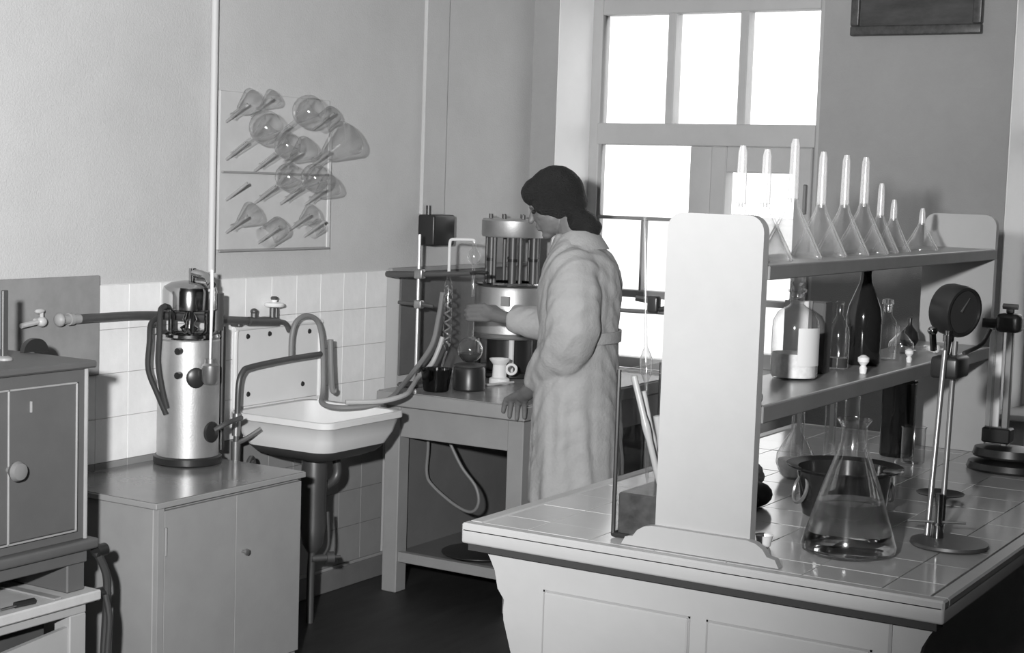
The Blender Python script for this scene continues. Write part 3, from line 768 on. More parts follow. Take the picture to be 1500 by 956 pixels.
for y, z in pegs:
    o = Vector((.014, y, z - .022))
    part('peg', G().tube([o, o + PEG * .115], .0055, n=8, smooth=False), OVEN_LINE, t)
def flask(i, kind, s, label, name):
    y, z = pegs[i]
    o = Vector((.045, y, z - .004))
    if kind == 'round':
        R_ = s; ln = R_ * 2.1
        prof = [(.0115, 0), (.014, .002), (.011, .006), (.011, ln * .95), (.016, ln * 1.02)]
        c = ln + R_ * .86
        for k in range(1, 13):
            a = math.radians(150 - 150 * k / 12); prof.append((R_ * math.sin(a), c - R_ * math.cos(a)))
    elif kind == 'cone':
        prof = [(s * .30, 0), (s * .36, .003), (s * .28, .006), (s * .28, s * .75), (s * .45, s * 1.0), (s * .96, s * 2.35), (s, s * 2.5), (s * .97, s * 2.6), (s * .85, s * 2.65), (0, s * 2.62)]
    else:
        prof = [(s * 1.05, .0), (s, .004), (s, s * 2.1), (s * .94, s * 2.22), (s * .85, s * 2.25), (0, s * 2.25)]
    g = G().lathe(prof, o, PEG, n=28)
    return solo(name, g, GLASS_WALL, label, 'flask' if kind != 'beaker' else 'beaker', 'glassware drying on the wall rack')
flask(0, 'cone', .045, 'small conical flask at the upper left corner of the drying rack', 'conical_flask')
flask(1, 'cone', .035, 'small conical flask partly hidden behind the upper round flasks', 'conical_flask')
flask(2, 'round', .060, 'large round flask at the left of the second drying row', 'round_flask')
flask(3, 'round', .060, 'large round flask at the top of the drying rack', 'round_flask')
flask(4, 'round', .048, 'medium round flask at the centre of the drying rack', 'round_flask')
flask(5, 'beaker', .036, 'small upturned beaker at the top right of the drying rack', 'beaker')
flask(6, 'cone', .072, 'largest conical flask jutting out at the right of the rack', 'conical_flask')
flask(7, 'cone', .048, 'conical flask in the middle behind the lower round flasks', 'conical_flask')
flask(8, 'round', .050, 'left one of two round flasks on the rack rail', 'round_flask')
flask(9, 'round', .052, 'right one of two round flasks on the rack rail', 'round_flask')
flask(10, 'cone', .046, 'conical flask at the right end of the third drying row', 'conical_flask')
flask(12, 'cone', .043, 'small conical flask at the lower left of the drying rack', 'conical_flask')
flask(13, 'beaker', .041, 'wide upturned beaker in the bottom row of the rack', 'beaker')
flask(14, 'cone', .038, 'small conical flask right of the wide beaker', 'conical_flask')
flask(15, 'beaker', .026, 'smallest beaker at the lower right end of the rack', 'beaker')

# ---- cabinet below the still
t = thing('low_cabinet', 'light grey low cupboard with two doors under the metal still', 'cabinet', (.27, 3.83, 0))
CX1 = .535
part('body', G().box(.012, CX1 - .02, 3.485, 4.168, .0, .645, .004), LIGHTGREY, t)
part('top', G().box(.012, CX1, 3.475, 4.18, .645, .663, .002), LIGHTGREY, t)
part('top_surface', G().box(.014, CX1 - .003, 3.478, 4.177, .663, .665, .0005), mat('varnished_cupboard_top', .17, .18, var=.1), t)
part('stile', G().box(CX1 - .02, CX1 - .002, 3.485, 3.512, .0, .645, .0006), LIGHTGREY, t)
d1 = part('door', G().box(CX1 - .02, CX1 - .003, 3.515, 3.835, .06, .635, .0006), LIGHTGREY, t)
d2 = part('door', G().box(CX1 - .02, CX1 - .003, 3.8375, 4.160, .06, .635, .0006), LIGHTGREY, t)
part('knob', G().lathe([(0, 0), (.005, 0), (.005, .012), (.010, .016), (.010, .024), (0, .027)], (CX1 - .003, 3.868, .45), (1, 0, 0), n=14), STEEL, d2)
part('hinge', G().tube([(CX1, 3.517, .585), (CX1, 3.517, .50)], .004, n=8, smooth=False), MIDGREY, d1)

# ---- the still (distiller)
sx, sy, sz = .130, 4.045, .6655
t = thing('water_still', 'tall aluminium water still with a domed nickel head on the cupboard', 'still', (sx, sy, sz))
t.scale = (1.06, 1.06, 1.15)
part('base_ring', G().lathe([(0, 0), (.104, 0), (.108, .004), (.108, .022), (.102, .026), (0, .026)], (sx, sy, sz), n=48), BLACK, t)
bd = part('boiler', G().lathe([(0, .026), (.098, .026), (.098, .365), (.094, .370), (0, .370)], (sx, sy, sz), n=56), ALU, t)
part('collar', G().lathe([(0, .370), (.096, .370), (.099, .376), (.096, .384), (.080, .390), (0, .392)], (sx, sy, sz), n=48), CHROME, t)
part('condenser_core', G().lathe([(0, .39), (.022, .39), (.030, .40), (.014, .41), (.024, .425), (.010, .45), (.010, .47), (0, .47)], (sx, sy, sz), n=24), CHROME, t)
for k in range(6):
    a = math.radians(20 + k * 60)
    part('pillar', G().tube([(sx + .066 * math.cos(a), sy + .066 * math.sin(a), sz + .388), (sx + .066 * math.cos(a), sy + .066 * math.sin(a), sz + .456)], .006, n=8, smooth=False), CHROME, t)
part('head', G().lathe([(0, .455), (.080, .452), (.086, .456), (.086, .508), (.082, .520), (.060, .532), (.025, .538), (0, .539)], (sx, sy, sz), n=48), CHROME, t)
part('steam_outlet', G().tube([(sx + .01, sy, sz + .535), (sx + .01, sy, sz + .575)], .012, n=12, smooth=False).tube([(sx + .012, sy, sz + .562), (sx + .06, sy + .01, sz + .552), (sx + .10, sy - .01, sz + .530)], .013, n=12), CHROME, t)
part('side_column', G().tube([(sx + .03, sy + .085, sz + .39), (sx + .03, sy + .085, sz + .50)], .028, n=16, smooth=False), IRON, t)
part('glass_drip_tube', G().tube([(sx + .100, sy - .010, sz + .575), (sx + .106, sy - .015, sz + .50), (sx + .118, sy - .032, sz + .31)], [.006, .006, .0035], n=10), mat('frosted_tube_glass', .7, .2), t)
part('drip_cup', G().lathe([(0, 0), (.020, .002), (.026, .012), (.026, .055), (.018, .062), (.018, .074), (.013, .074), (.013, .056), (0, .05)], (sx + .121, sy - .034, sz + .245), n=24), STEEL, t)
part('gauge_mount', G().lathe([(0, 0), (.030, 0), (.030, .010), (.024, .014), (0, .014)], (sx + .076, sy - .052, sz + .262), (.83, -.56, 0), n=20), BLACK, bd)
part('outlet_port', G().lathe([(0, 0), (.031, 0), (.031, .010), (.026, .013), (.010, .013), (0, .015)], (sx + .094, sy + .0, sz + .10), (1, .02, 0), n=20), BLACK, bd)
part('outlet_tap', G().tube([(sx + .105, sy + .005, sz + .105), (sx + .125, sy + .05, sz + .125), (sx + .11, sy + .13, sz + .130)], .008, n=8), IRON, bd)
for dz in (.34, .27):
    part('rivet_knob', G().tube([(sx + .045, sy - .088, sz + dz), (sx + .05, sy - .108, sz + dz)], .010, n=10, smooth=False), BLACK, bd)
part('side_rail', G().tube([(sx + .045, sy + .108, sz + .03), (sx + .045, sy + .108, sz + .40)], .010, n=10, smooth=False), BLACK, t)
solo('rubber_hose', G().tube([(sx - .03, sy - .085, sz + .535), (sx - .02, sy - .118, sz + .52), (sx + .0, sy - .142, sz + .44), (sx + .0, sy - .146, sz + .35), (sx + .01, sy - .136, sz + .26), (sx + .02, sy - .125, sz + .20)], .010, n=10)
     .tube([(sx - .045, sy - .088, sz + .50), (sx - .04, sy - .140, sz + .48), (sx - .02, sy - .168, sz + .42), (sx - .02, sy - .172, sz + .33), (sx - .0, sy - .150, sz + .25), (sx + .02, sy - .128, sz + .18)], .009, n=10),
     BLACKMATT, 'black rubber hose looped down the left side of the still', 'hose')

# ---- oven on its stand
t = thing('drying_oven', 'dark grey box oven with a framed door and round knob', 'oven', (.36, 2.7, .49))
OX0, OX1, OY0, OY1 = .13, .60, 2.30, 3.135
part('body', G().box(OX0, OX1, OY0, OY1 - .005, .63, 1.105, .004), OVEN, t)
part('top_plate', G().box(OX0 - .015, OX1 + .015, OY0, OY1 + .022, 1.105, 1.125, .005), OVEN, t)
part('bottom_ledge', G().box(OX0 - .015, OX1 + .02, OY0, OY1 + .03, .600, .630, .008), OVEN, t)
part('corner_bead', G().tube([(OX1 + .002, OY1 - .008, .632), (OX1 + .002, OY1 - .008, 1.104)], .006, n=8, smooth=False), OVEN_LINE, t)
dr = part('door', G().box(OX1, OX1 + .012, 2.45, OY1 - .05, .665, 1.070, .003), OVEN, t)
mo = G()
for q in ((2.845, 2.850, .662, 1.072), (3.080, 3.085, .662, 1.072)): mo.box(OX1 + .010, OX1 + .016, q[0], q[1], q[2], q[3], .001)
for q in ((.660, .665), (1.067, 1.072)): mo.box(OX1 + .010, OX1 + .016, 2.50, 3.085, q[0], q[1], .001)
part('door_moulding', mo, OVEN_LINE, dr)
part('knob', G().lathe([(0, 0), (.010, 0), (.010, .014), (.022, .022), (.027, .034), (.022, .046), (0, .052)], (OX1 + .012, 2.850, .862), (1, 0, 0), n=20), mat('worn_knob_paint', .18, .45), dr)
part('latch', G().box(OX1 + .012, OX1 + .018, 2.918, 2.924, 1.005, 1.035, .001), OVEN_LINE, dr)
for yy in (2.32, 3.07):
    lg = G(); lg.box(OX0 + .01, OX1 - .005, yy, yy + .065, .485, .600, .004); part('foot', lg, OVEN, t)
part('skirt', G().box(OX1 - .02, OX1 + .004, 2.32, 3.135, .565, .600, .003), OVEN, t)
# post, disc and rod on top of the oven
t = thing('thermometer_post', 'dark upright post fixed on top of the oven at the picture edge', 'post', (.45, 2.975, 1.126))
part('post', G().box(.445, .455, 2.965, 2.985, 1.135, 1.315, .002), IRON, t)
part('flange', G().lathe([(0, 0), (.022, 0), (.022, .006), (.010, .012), (0, .012)], (.45, 2.975, 1.1255), n=16), OVEN_LINE, t)
g = G().prism([(.045 * math.cos(math.pi * k / 14) + 3.176, 1.1255 + .038 * math.sin(math.pi * k / 14)) for k in range(15)], 'x', .335, .352)
solo('air_damper', g, BLACK, 'black half round damper plate on top of the oven', 'damper')
t = thing('gas_cock', 'small pale gas tap on the wall board behind the oven', 'tap', (.05, 3.47, 1.17))
part('tap_pipe', G().tube([(.06, 3.38, 1.165), (.05, 3.46, 1.172)], .008, n=8, smooth=False), mat('pale_tap_paint', .45, .4), t)
part('tap_body', G().ell((.05, 3.47, 1.172), (.016, .018, .016), n=12, mm=8).tube([(.05, 3.47, 1.172), (.05, 3.47, 1.205)], .006, n=8, smooth=False).tube([(.021, 3.47, 1.172), (.05, 3.47, 1.172)], .01, n=8, smooth=False).ell((.05, 3.462, 1.205), (.008, .02, .008), n=10, mm=6), mat('pale_tap_paint', .45, .4), t)

# white table below the oven
t = thing('oven_table', 'white wooden table with a drawer gap carrying the oven', 'table', (.36, 2.7, 0))
part('top', G().box(.10, .63, 2.2, 3.165, .455, .484, .004), mat('scuffed_white_paint', .50, .5, var=.12, vscale=12), t)
part('apron', G().box(.592, .612, 2.22, 3.125, .425, .455, .003), WHITE, t)
part('leg', G().box(.55, .612, 3.065, 3.125, 0, .425, .003), WHITE, t)
part('leg', G().box(.12, .18, 3.065, 3.125, 0, .455, .003), WHITE, t)
part('leg', G().box(.55, .612, 2.22, 2.28, 0, .425, .003), WHITE, t)
part('leg', G().box(.12, .18, 2.22, 2.28, 0, .455, .003), WHITE, t)
part('lower_panel', G().prism([(2.28, .30), (2.86, .375), (3.065, .395), (3.065, .10), (2.28, .10)], 'x', .59, .605), WHITE, t)
part('inner_panel', G().box(.50, .51, 2.28, 3.065, .05, .455, 0), DARKWOOD, t)
solo('wooden_strip', G().box(.30, .62, 3.000, 3.028, .4845, .490, .001), OVEN_LINE, 'pale flat strip lying on the white table under the oven', 'strip')
t = thing('pocket_knife', 'dark handled knife lying on the white table under the oven', 'knife', (.60, 2.89, .4845))
part('handle', G().tube([(.598, 2.885, .4935), (.604, 2.945, .4935)], .009, n=8, smooth=False), BLACK, t)
part('blade', G().box(.595, .605, 2.83, 2.885, .4905, .4935, .0008), STEEL, t)
# cable on porcelain knobs at the oven corner
t = thing('oven_cable', 'thick black cable hanging from two dark pegs at the oven corner', 'cable', (.62, 3.18, 0))
part('cable', G().tube([(.60, 3.175, .585), (.61, 3.200, .52), (.61, 3.205, .46), (.61, 3.200, .36), (.62, 3.185, .26), (.63, 3.18, .10), (.63, 3.18, .013), (.66, 3.19, .0125)], .012, n=10), BLACKMATT, t)
part('cable', G().tube([(.62, 3.190, .462), (.640, 3.185, .40), (.645, 3.175, .32), (.65, 3.16, .22), (.65, 3.155, .10), (.65, 3.155, .012), (.69, 3.15, .0095)], .009, n=10), BLACKMATT, t)
part('peg', G().tube([(.60, 3.168, .587), (.60, 3.205, .587)], .018, n=14, smooth=False), BLACK, t)
part('peg', G().tube([(.60, 3.168, .462), (.60, 3.215, .462)], .018, n=14, smooth=False), BLACK, t)

# ================================================================ THE WORK TABLE BY THE WINDOW
TZT = .815
t = thing('work_table', 'grey wooden work table with a low shelf under the window', 'table', (.48, 5.75, 0))
TX0, TX1, TY0, TY1 = .135, .82, 5.115, 6.40
TBL = mat('grey_table_paint', .27, .45, var=.08, vscale=7)
TBTOP = mat('worn_table_top', .26, .22, var=.18, vscale=9)
part('top', G().box(TX0, TX1, TY0, TY1, .757, TZT - .004, .004), TBL, t)
part('top_surface', G().box(TX0 + .006, TX1 - .006, TY0 + .006, TY1 - .006, TZT - .004, TZT, .0015), TBTOP, t)
part('front_rail', G().box(.215, .735, 5.165, 5.187, .630, .757, .002), TBL, t)
part('side_rail', G().box(.165, .187, 5.22, 6.33, .630, .757, .002), TBL, t)
part('side_rail', G().box(.765, .787, 5.22, 6.33, .630, .757, .002), TBL, t)
for x0, x1, y0, y1 in ((.155, .225, 5.155, 5.225), (.725, .795, 5.155, 5.225), (.155, .225, 6.32, 6.385), (.725, .795, 6.32, 6.385)):
    part('leg', G().box(x0, x1, y0, y1, 0, .757, .003), TBL, t)
part('lower_rail', G().box(.225, .725, 5.165, 5.195, .125, .165, .002), TBL, t)
part('lower_shelf', G().box(.19, .76, 5.195, 6.32, .135, .158, .002), mat('brown_table_panel', .14, .6, var=.1), t)
part('side_panel', G().box(.187, .199, 5.225, 6.32, .158, .757, 0), mat('brown_table_panel', .14, .6, var=.1), t)
part('back_panel', G().box(.199, .725, 6.30, 6.312, .158, .757, 0), mat('brown_table_panel', .14, .6, var=.1), t)
t = thing('enamel_lid', 'dark oval lid lying on the low shelf of the work table', 'lid', (.49, 5.35, .166))
part('disc', G().lathe([(0, 0), (.138, 0), (.148, .006), (.150, .012), (.12, .016), (.05, .02), (0, .021)], (.50, 5.34, .1655), n=40), BLACK, t)
part('rim', G().ring((.50, 5.34, .1745), (0, 0, 1), .149, .0035, n=40), BLACK, t)
solo('hanging_cable', G().tube([(.25, 5.32, .6293), (.245, 5.33, .56), (.235, 5.34, .46), (.26, 5.35, .41), (.36, 5.36, .345), (.44, 5.36, .325), (.475, 5.36, .365), (.46, 5.36, .43), (.40, 5.35, .50), (.36, 5.34, .57), (.335, 5.33, .6293)], .0065, n=8), HOSE, 'pale cord hanging in a loop under the work table', 'cord')
solo('wall_panel', G().box(.001, .010, 5.445, 6.25, .83, 1.262, .002), mat('dark_grey_panel', .12, .7, var=.15), 'dark grey board on the wall behind the retort stand', 'panel')
struct('trim_4', G().box(.001, .022, 5.36, 6.45, 1.262, 1.282, .003), MIDGREY, 'narrow dark rail along the top of the dark grey board')
t = thing('switch_box', 'black electrical switch box on the wall above the table', 'switch box', (.04, 5.66, 1.36))
part('case', G().box(.0, .085, 5.565, 5.725, 1.372, 1.502, .010), BLACK, t)
part('side_lug', G().box(.02, .06, 5.725, 5.76, 1.40, 1.49, .006), BLACK, t)
part('cable_gland', G().tube([(.03, 5.60, 1.50), (.03, 5.60, 1.54)], .010, n=10, smooth=False), BLACK, t)

# retort stand with clamps
t = thing('retort_stand', 'tall thin retort stand with clamp arms at the left of the table', 'stand', (.20, 5.30, TZT))
RX, RY = .185, 5.315
part('base', G().lathe([(0, 0), (.060, 0), (.062, .004), (.056, .012), (0, .014)], (RX - .01, RY - .01, TZT + .0005), n=28), IRON, t)
part('rod', G().tube([(RX, RY, TZT + .01), (RX, RY, 1.428)], .0065, n=10, smooth=False), mat('bright_rod', .6, .3, metal=.6), t)
a1 = part('clamp_arm', G().tube([(RX - .145, RY - .02, 1.262), (RX - .11, RY - .015, 1.262), (RX + .08, RY + .025, 1.272), (RX + .24, RY + .055, 1.284)], [.011, .014, .011, .008], n=10, smooth=False), IRON, t)
part('boss_head', G().box(RX - .014, RX + .026, RY - .016, RY + .016, 1.250, 1.290, .006), STEEL, a1)
part('jaw', G().tube([(RX + .215, RY + .052, 1.284), (RX + .25, RY + .075, 1.288), (RX + .29, RY + .06, 1.288)], .007, n=8).tube([(RX + .215, RY + .052, 1.284), (RX + .25, RY + .03, 1.288), (RX + .29, RY + .045, 1.288)], .007, n=8), BLACK, a1)
a2 = part('clamp_arm', G().tube([(RX - .085, RY - .015, 1.150), (RX + .02, RY, 1.148), (RX + .068, RY + .012, 1.142)], [.007, .010, .008], n=10, smooth=False), IRON, t)
part('boss_head', G().box(RX - .012, RX + .024, RY - .015, RY + .015, 1.130, 1.165, .006), STEEL, a2)

# coil condenser, with receiver tube
t = thing('coil_condenser', 'glass coil condenser hanging from the retort stand', 'condenser', (.298, 5.36, .95))
KX, KY = .300, 5.362
part('jacket', G().lathe([(.005, 0), (.006, .02), (.016, .035), (.017, .05), (.017, .27), (.012, .29), (.007, .30), (.007, .32), (.005, .32)], (KX, KY, .955), n=20), GLASS, t)
coil = [(KX + .010 * math.cos(k * .7), KY + .010 * math.sin(k * .7), .985 + k * .0040) for k in range(62)]
part('coil', G().tube(coil, .0040, n=6, smooth=False), mat('pale_coil_glass', .20, .2), t)
part('drip_tip', G().tube([(KX, KY, .96), (KX + .004, KY - .03, .92), (KX + .02, KY - .075, .872)], .004, n=8), GLASS_TUBE, t)
# splash head: bulb and bent tube down to the condenser
t = thing('splash_head', 'glass splash bulb with a bent tube joining the flask to the condenser', 'still head', (.41, 5.365, 1.14))
part('bulb', G().lathe([(.005, -.16), (.006, -.04), (.010, -.030), (.022, -.020), (.028, 0), (.023, .018), (.010, .032), (.006, .045), (.006, .062)], (.415, 5.366, 1.350), n=24), GLASS_TUBE, t)
part('bent_tube', G().tube([(.415, 5.366, 1.405), (.412, 5.366, 1.414), (.395, 5.366, 1.416), (.330, 5.364, 1.414), (.308, 5.363, 1.412), (.301, 5.362, 1.400), (.300, 5.362, 1.36), (.300, 5.362, 1.27)], .0062, n=10), mat('frosted_tube_glass', .7, .2), t)
# round flask on a heater
FX, FY = .405, 5.372
t = thing('electric_hotplate', 'black electric hotplate under the round flask', 'hotplate', (FX, FY, TZT))
part('body', G().lathe([(0, 0), (.062, 0), (.066, .006), (.064, .085), (.058, .095), (0, .095)], (FX, FY, TZT + .0005), n=32), BLACK, t)
part('plate', G().lathe([(0, .095), (.060, .095), (.062, .100), (.050, .106), (0, .106)], (FX, FY, TZT + .0005), n=32), IRON, t)
t = thing('round_flask', 'round bottomed flask held by the woman above the hotplate', 'flask', (FX, FY, .922))
pr = []
for k in range(13):
    a = math.radians(180 - 166 * k / 12)
    pr.append((.052 * math.sin(a), .054 + .052 * math.cos(a)))
pr += [(.012, .112), (.012, .200), (.015, .203)]
part('glass_body', G().lathe(pr, (FX, FY, .9225), n=32), GLASS, t)
part('liquid', G().lathe([(0, .004)] + [(.050 * math.sin(math.radians(180 - 15 * k)), .054 + .050 * math.cos(math.radians(180 - 15 * k))) for k in range(1, 6)] + [(0, .041)], (FX, FY, .9225), n=28), LIQUID, t)
part('stopper', G().lathe([(0, 0), (.013, 0), (.017, .035), (0, .035)], (FX, FY, 1.118), n=16), CORK, t)
bottle('glass_basin', .332, 5.245, TZT + .0005, [(0, 0), (.045, 0), (.050, .005), (.062, .085), (.065, .090), (.060, .086), (.046, .006), (0, .006)], GLASS_DARK, 'dark basin under the condenser tip on the work table', 'basin')
t = thing('porcelain_mug', 'white porcelain mug with a ring handle in front of the machine', 'mug', (.372, 5.64, TZT))
mgx, mgy = .388, 5.63
part('cup', G().lathe([(0, 0), (.042, 0), (.044, .004), (.042, .022), (.030, .028), (.028, .080), (.042, .098), (.044, .104), (.038, .100), (.024, .080), (0, .03)], (mgx, mgy, TZT + .0005), n=28), PORCELAIN, t)
part('handle', G().ring((mgx + .044, mgy + .022, TZT + .062), (.5, -.86, 0), .020, .006), PORCELAIN, t)
solo('bent_tube', G().tube([(.345, 5.43, TZT + .006), (.40, 5.53, TZT + .006), (.44, 5.66, TZT + .008)], .005, n=8), HOSE_PALE, 'pale bent tube lying on the table before the mug', 'tube')

# the machine: aluminium drum with columns and a cap
MX, MY = .250, 5.93
t = thing('mixing_machine', 'aluminium drum machine with dark columns carrying a round cap', 'machine', (MX, MY, TZT))
zz = TZT + .0005
part('base', G().lathe([(0, 0), (.160, 0), (.164, .006), (.160, .02), (0, .02)], (MX, MY, zz), n=40), BLACK, t)
for k in range(4):
    a = math.radians(35 + 90 * k)
    part('support_leg', G().tube([(MX + .135 * math.cos(a), MY + .135 * math.sin(a), zz + .02), (MX + .135 * math.cos(a), MY + .135 * math.sin(a), zz + .165)], .012, n=10, smooth=False), ENAMEL if k == 3 else IRON, t)
part('inner_casing', G().lathe([(0, .02), (.10, .02), (.10, .165), (0, .165)], (MX, MY, zz), n=28), BLACK, t)
part('base_ring', G().lathe([(.12, .165), (.160, .165), (.162, .172), (.158, .18), (.12, .18)], (MX, MY, zz), n=40), STEEL, t)
part('drum', G().lathe([(0, .18), (.150, .18), (.156, .188), (.157, .37), (.152, .385), (.13, .392), (0, .392)], (MX, MY, zz), n=48), ALU, t)
part('drum_flange', G().lathe([(.11, .392), (.157, .392), (.160, .398), (.155, .404), (.11, .404)], (MX, MY, zz), n=48), CHROME, t)
part('name_plate', G().box(MX + .045, MX + .085, MY - .158, MY - .146, zz + .31, zz + .35, .001), OVEN_LINE, t)
for k in range(6):
    a = math.radians(2 + 60 * k); cx_, cy_ = MX + .105 * math.cos(a), MY + .105 * math.sin(a)
    col_ = part('column', G().tube([(cx_, cy_, zz + .404), (cx_, cy_, zz + .598)], .017, n=12, smooth=False), IRON, t)
    a2_ = a + .30
    part('tie_rod', G().tube([(MX + .112 * math.cos(a2_), MY + .112 * math.sin(a2_), zz + .404), (MX + .112 * math.cos(a2_), MY + .112 * math.sin(a2_), zz + .598)], .009, n=8, smooth=False), IRON, t)
    part('sleeve', G().tube([(cx_, cy_, zz + .495), (cx_, cy_, zz + .508)], .021, n=12, smooth=False), BLACK, col_)
part('spindle', G().tube([(MX, MY, zz + .404), (MX, MY, zz + .60)], .014, n=16, smooth=False), CHROME, t)
cp = part('cap', G().lathe([(0, .598), (.132, .598), (.136, .604), (.136, .668), (.130, .676), (0, .678)], (MX, MY, zz), n=48), ALU, t)
for k in range(8):
    a = math.radians(10 + 45 * k)
    part('bolt', G().tube([(MX + .105 * math.cos(a), MY + .105 * math.sin(a), zz + .677), (MX + .105 * math.cos(a), MY + .105 * math.sin(a), zz + .695)], .009, n=8, smooth=False), IRON, cp)

# ================================================================ THE WOMAN AT THE TABLE
def fuse(name, g, voxel, smooth, material, parent, disp=None, label=None):
    """Melt overlapping closed shapes into one continuous skin."""
    me = bpy.data.meshes.new('raw'); me.from_pydata([tuple(q) for q in g.v], [], g.f)
    bm = bmesh.new(); bm.from_mesh(me)
    bmesh.ops.remove_doubles(bm, verts=bm.verts, dist=1e-5)
    bmesh.ops.recalc_face_normals(bm, faces=bm.faces); bm.to_mesh(me); bm.free()
    ob = bpy.data.objects.new('raw', me); COL.objects.link(ob)
    md = ob.modifiers.new('r', 'REMESH'); md.mode = 'VOXEL'; md.voxel_size = voxel
    if smooth:
        ms = ob.modifiers.new('s', 'SMOOTH'); ms.iterations = smooth; ms.factor = .5
    dg = bpy.context.evaluated_depsgraph_get()
    res = bpy.data.meshes.new_from_object(ob.evaluated_get(dg))
    bpy.data.objects.remove(ob); bpy.data.meshes.remove(me)
    if disp:
        ns = [v.normal.copy() for v in res.vertices]
        for v, nn in zip(res.vertices, ns): v.co += nn * disp(v.co)
    org = ORG[parent]
    for v in res.vertices: v.co -= org
    res.name = name; res.materials.clear(); res.materials.append(material); res.shade_smooth()
    o = bpy.data.objects.new(name, res); COL.objects.link(o); o.parent = parent; ORG[o] = org
    if label: o['label'] = label
    return o
def capsule(g, pts, rad, n=14):
    """Chain of tapered limbs with round joints."""
    for i in range(len(pts) - 1):
        g.tube([pts[i], pts[i + 1]], [rad[i], rad[i + 1]], n=n, smooth=False)
    for p, r in zip(pts, rad): g.ell(p, (r, r, r), n=n, mm=8)
    return g

PC = Vector((1.045, 5.10, 0))
fw = Vector((-.98, -.2, 0)).normalized(); lf = Vector((.2, -.98, 0)).normalized()
def Wp(f, l, z): return PC + fw * f + lf * l + Vector((0, 0, z))
woman = thing('person', 'woman in a white lab coat leaning on the table and holding a flask', 'person', (PC.x, PC.y, 0))
# head frame
yaw = Vector((-.93, -.37, 0)).normalized(); pit = math.radians(22)
hf = yaw * math.cos(pit) - Vector((0, 0, 1)) * math.sin(pit)
hu = yaw * math.sin(pit) + Vector((0, 0, 1)) * math.cos(pit)
hl = hu.cross(hf)
HC = Vector((.935, 5.085, 1.575))
HR = Matrix((hf, hl, hu)).transposed()
def Hp(f, l, u): return HC + hf * f + hl * l + hu * u
b = G()
b.ell(Hp(-.012, 0, .025), (.090, .072, .083), HR)
b.ell(Hp(.022, 0, -.030), (.066, .058, .080), HR)
b.ell(Hp(.036, 0, -.072), (.042, .044, .036), HR)
b.ell(Hp(.058, 0, -.096), (.024, .026, .018), HR)
b.ell(Hp(.076, 0, .018), (.015, .042, .011), HR)
capsule(b, [Hp(.086, 0, .004), Hp(.103, 0, -.030)], [.007, .011])
b.ell(Hp(.082, 0, -.055), (.012, .021, .007), HR); b.ell(Hp(.079, 0, -.068), (.012, .019, .007), HR)
for s_ in (-1, 1):
    b.ell(Hp(-.014, .068 * s_, -.008), (.014, .008, .024), HR)
    b.ell(Hp(.045, .040 * s_, -.025), (.026, .016, .022), HR)
capsule(b, [Hp(-.035, 0, -.055), Wp(.02, 0, 1.42)], [.052, .056])
# trunk
b.ell(Wp(0, 0, 1.25), (.15, .11, .20), Matrix((lf, fw, Vector((0, 0, 1)))).transposed())
b.ell(Wp(0, 0, .95), (.16, .12, .16), Matrix((lf, fw, Vector((0, 0, 1)))).transposed())
capsule(b, [Wp(0, .13, 1.34), Wp(.01, 0, 1.38), Wp(0, -.13, 1.34)], [.05, .06, .05])
for s_ in (-1, 1):
    capsule(b, [Wp(0, .085 * s_, .92), Wp(.01, .085 * s_, .50), Wp(-.015, .085 * s_, .30), Wp(-.03, .085 * s_, .085)], [.09, .058, .055, .036])
    capsule(b, [Wp(-.045, .085 * s_, .045), Wp(.06, .09 * s_, .035), Wp(.13, .095 * s_, .028)], [.036, .034, .026])
# near arm with the hand over the table edge
nsh = Vector((1.10, 4.955, 1.355)); nel = Vector((1.125, 4.915, 1.10)); nwr = Vector((.915, 5.030, .912))
capsule(b, [nsh, nel, nwr], [.040, .038, .027])
palm = [nwr, Vector((.868, 5.058, .882)), Vector((.832, 5.078, .862))]
capsule(b, palm, [.027, .030, .026])
kn = [Vector((.778, 5.088, .848)), Vector((.798, 5.084, .852)), Vector((.820, 5.080, .850)), Vector((.842, 5.078, .845))]
fing = [([(.752, 5.094, .838), (.741, 5.098, .812), (.738, 5.098, .790)]),
        ([(.776, 5.092, .834), (.768, 5.098, .802), (.766, 5.098, .774)]),
        ([(.806, 5.090, .828), (.800, 5.097, .798), (.798, 5.098, .768)]),
        ([(.836, 5.088, .826), (.833, 5.094, .802), (.832, 5.096, .778)])]
for k_, fpts in zip(kn, fing):
    capsule(b, [palm[1], k_], [.023, .0145])
    capsule(b, [k_] + [Vector(p) for p in fpts], [.0128, .0112, .0102, .0086], n=12)
capsule(b, [palm[0] * .4 + palm[1] * .6, Vector((.845, 5.110, .858)), Vector((.805, 5.138, .838)), Vector((.785, 5.150, .828))], [.016, .014, .011, .009], n=12)
# far arm reaching to the flask neck
fsh = Vector((1.01, 5.25, 1.35)); fel = Vector((.875, 5.37, 1.10)); fwr = Vector((.600, 5.342, 1.118))
capsule(b, [fsh, fel, fwr], [.048, .040, .026])
capsule(b, [fwr, Vector((.545, 5.345, 1.124)), Vector((.490, 5.348, 1.130))], [.024, .027, .024])
for k in range(4):
    z = 1.160 - .0175 * k
    kk = Vector((0.488 + .004 * k, 5.338, z))
    capsule(b, [Vector((.540, 5.346, 1.124)), kk], [.020, .012])
    e = .008 * (1 if k in (1, 2) else 0)
    capsule(b, [kk, Vector((.450, 5.334, z - .003)), Vector((.424 - e, 5.335, z - .006)), Vector((.404 - e, 5.346, z - .008))], [.0112, .0098, .0090, .0076], n=12)
capsule(b, [Vector((.552, 5.352, 1.135)), Vector((.508, 5.385, 1.150)), Vector((.463, 5.398, 1.150)), Vector((.430, 5.400, 1.145))], [.017, .0135, .011, .009], n=12)
fuse('body', b, .0042, 3, SKIN, woman)
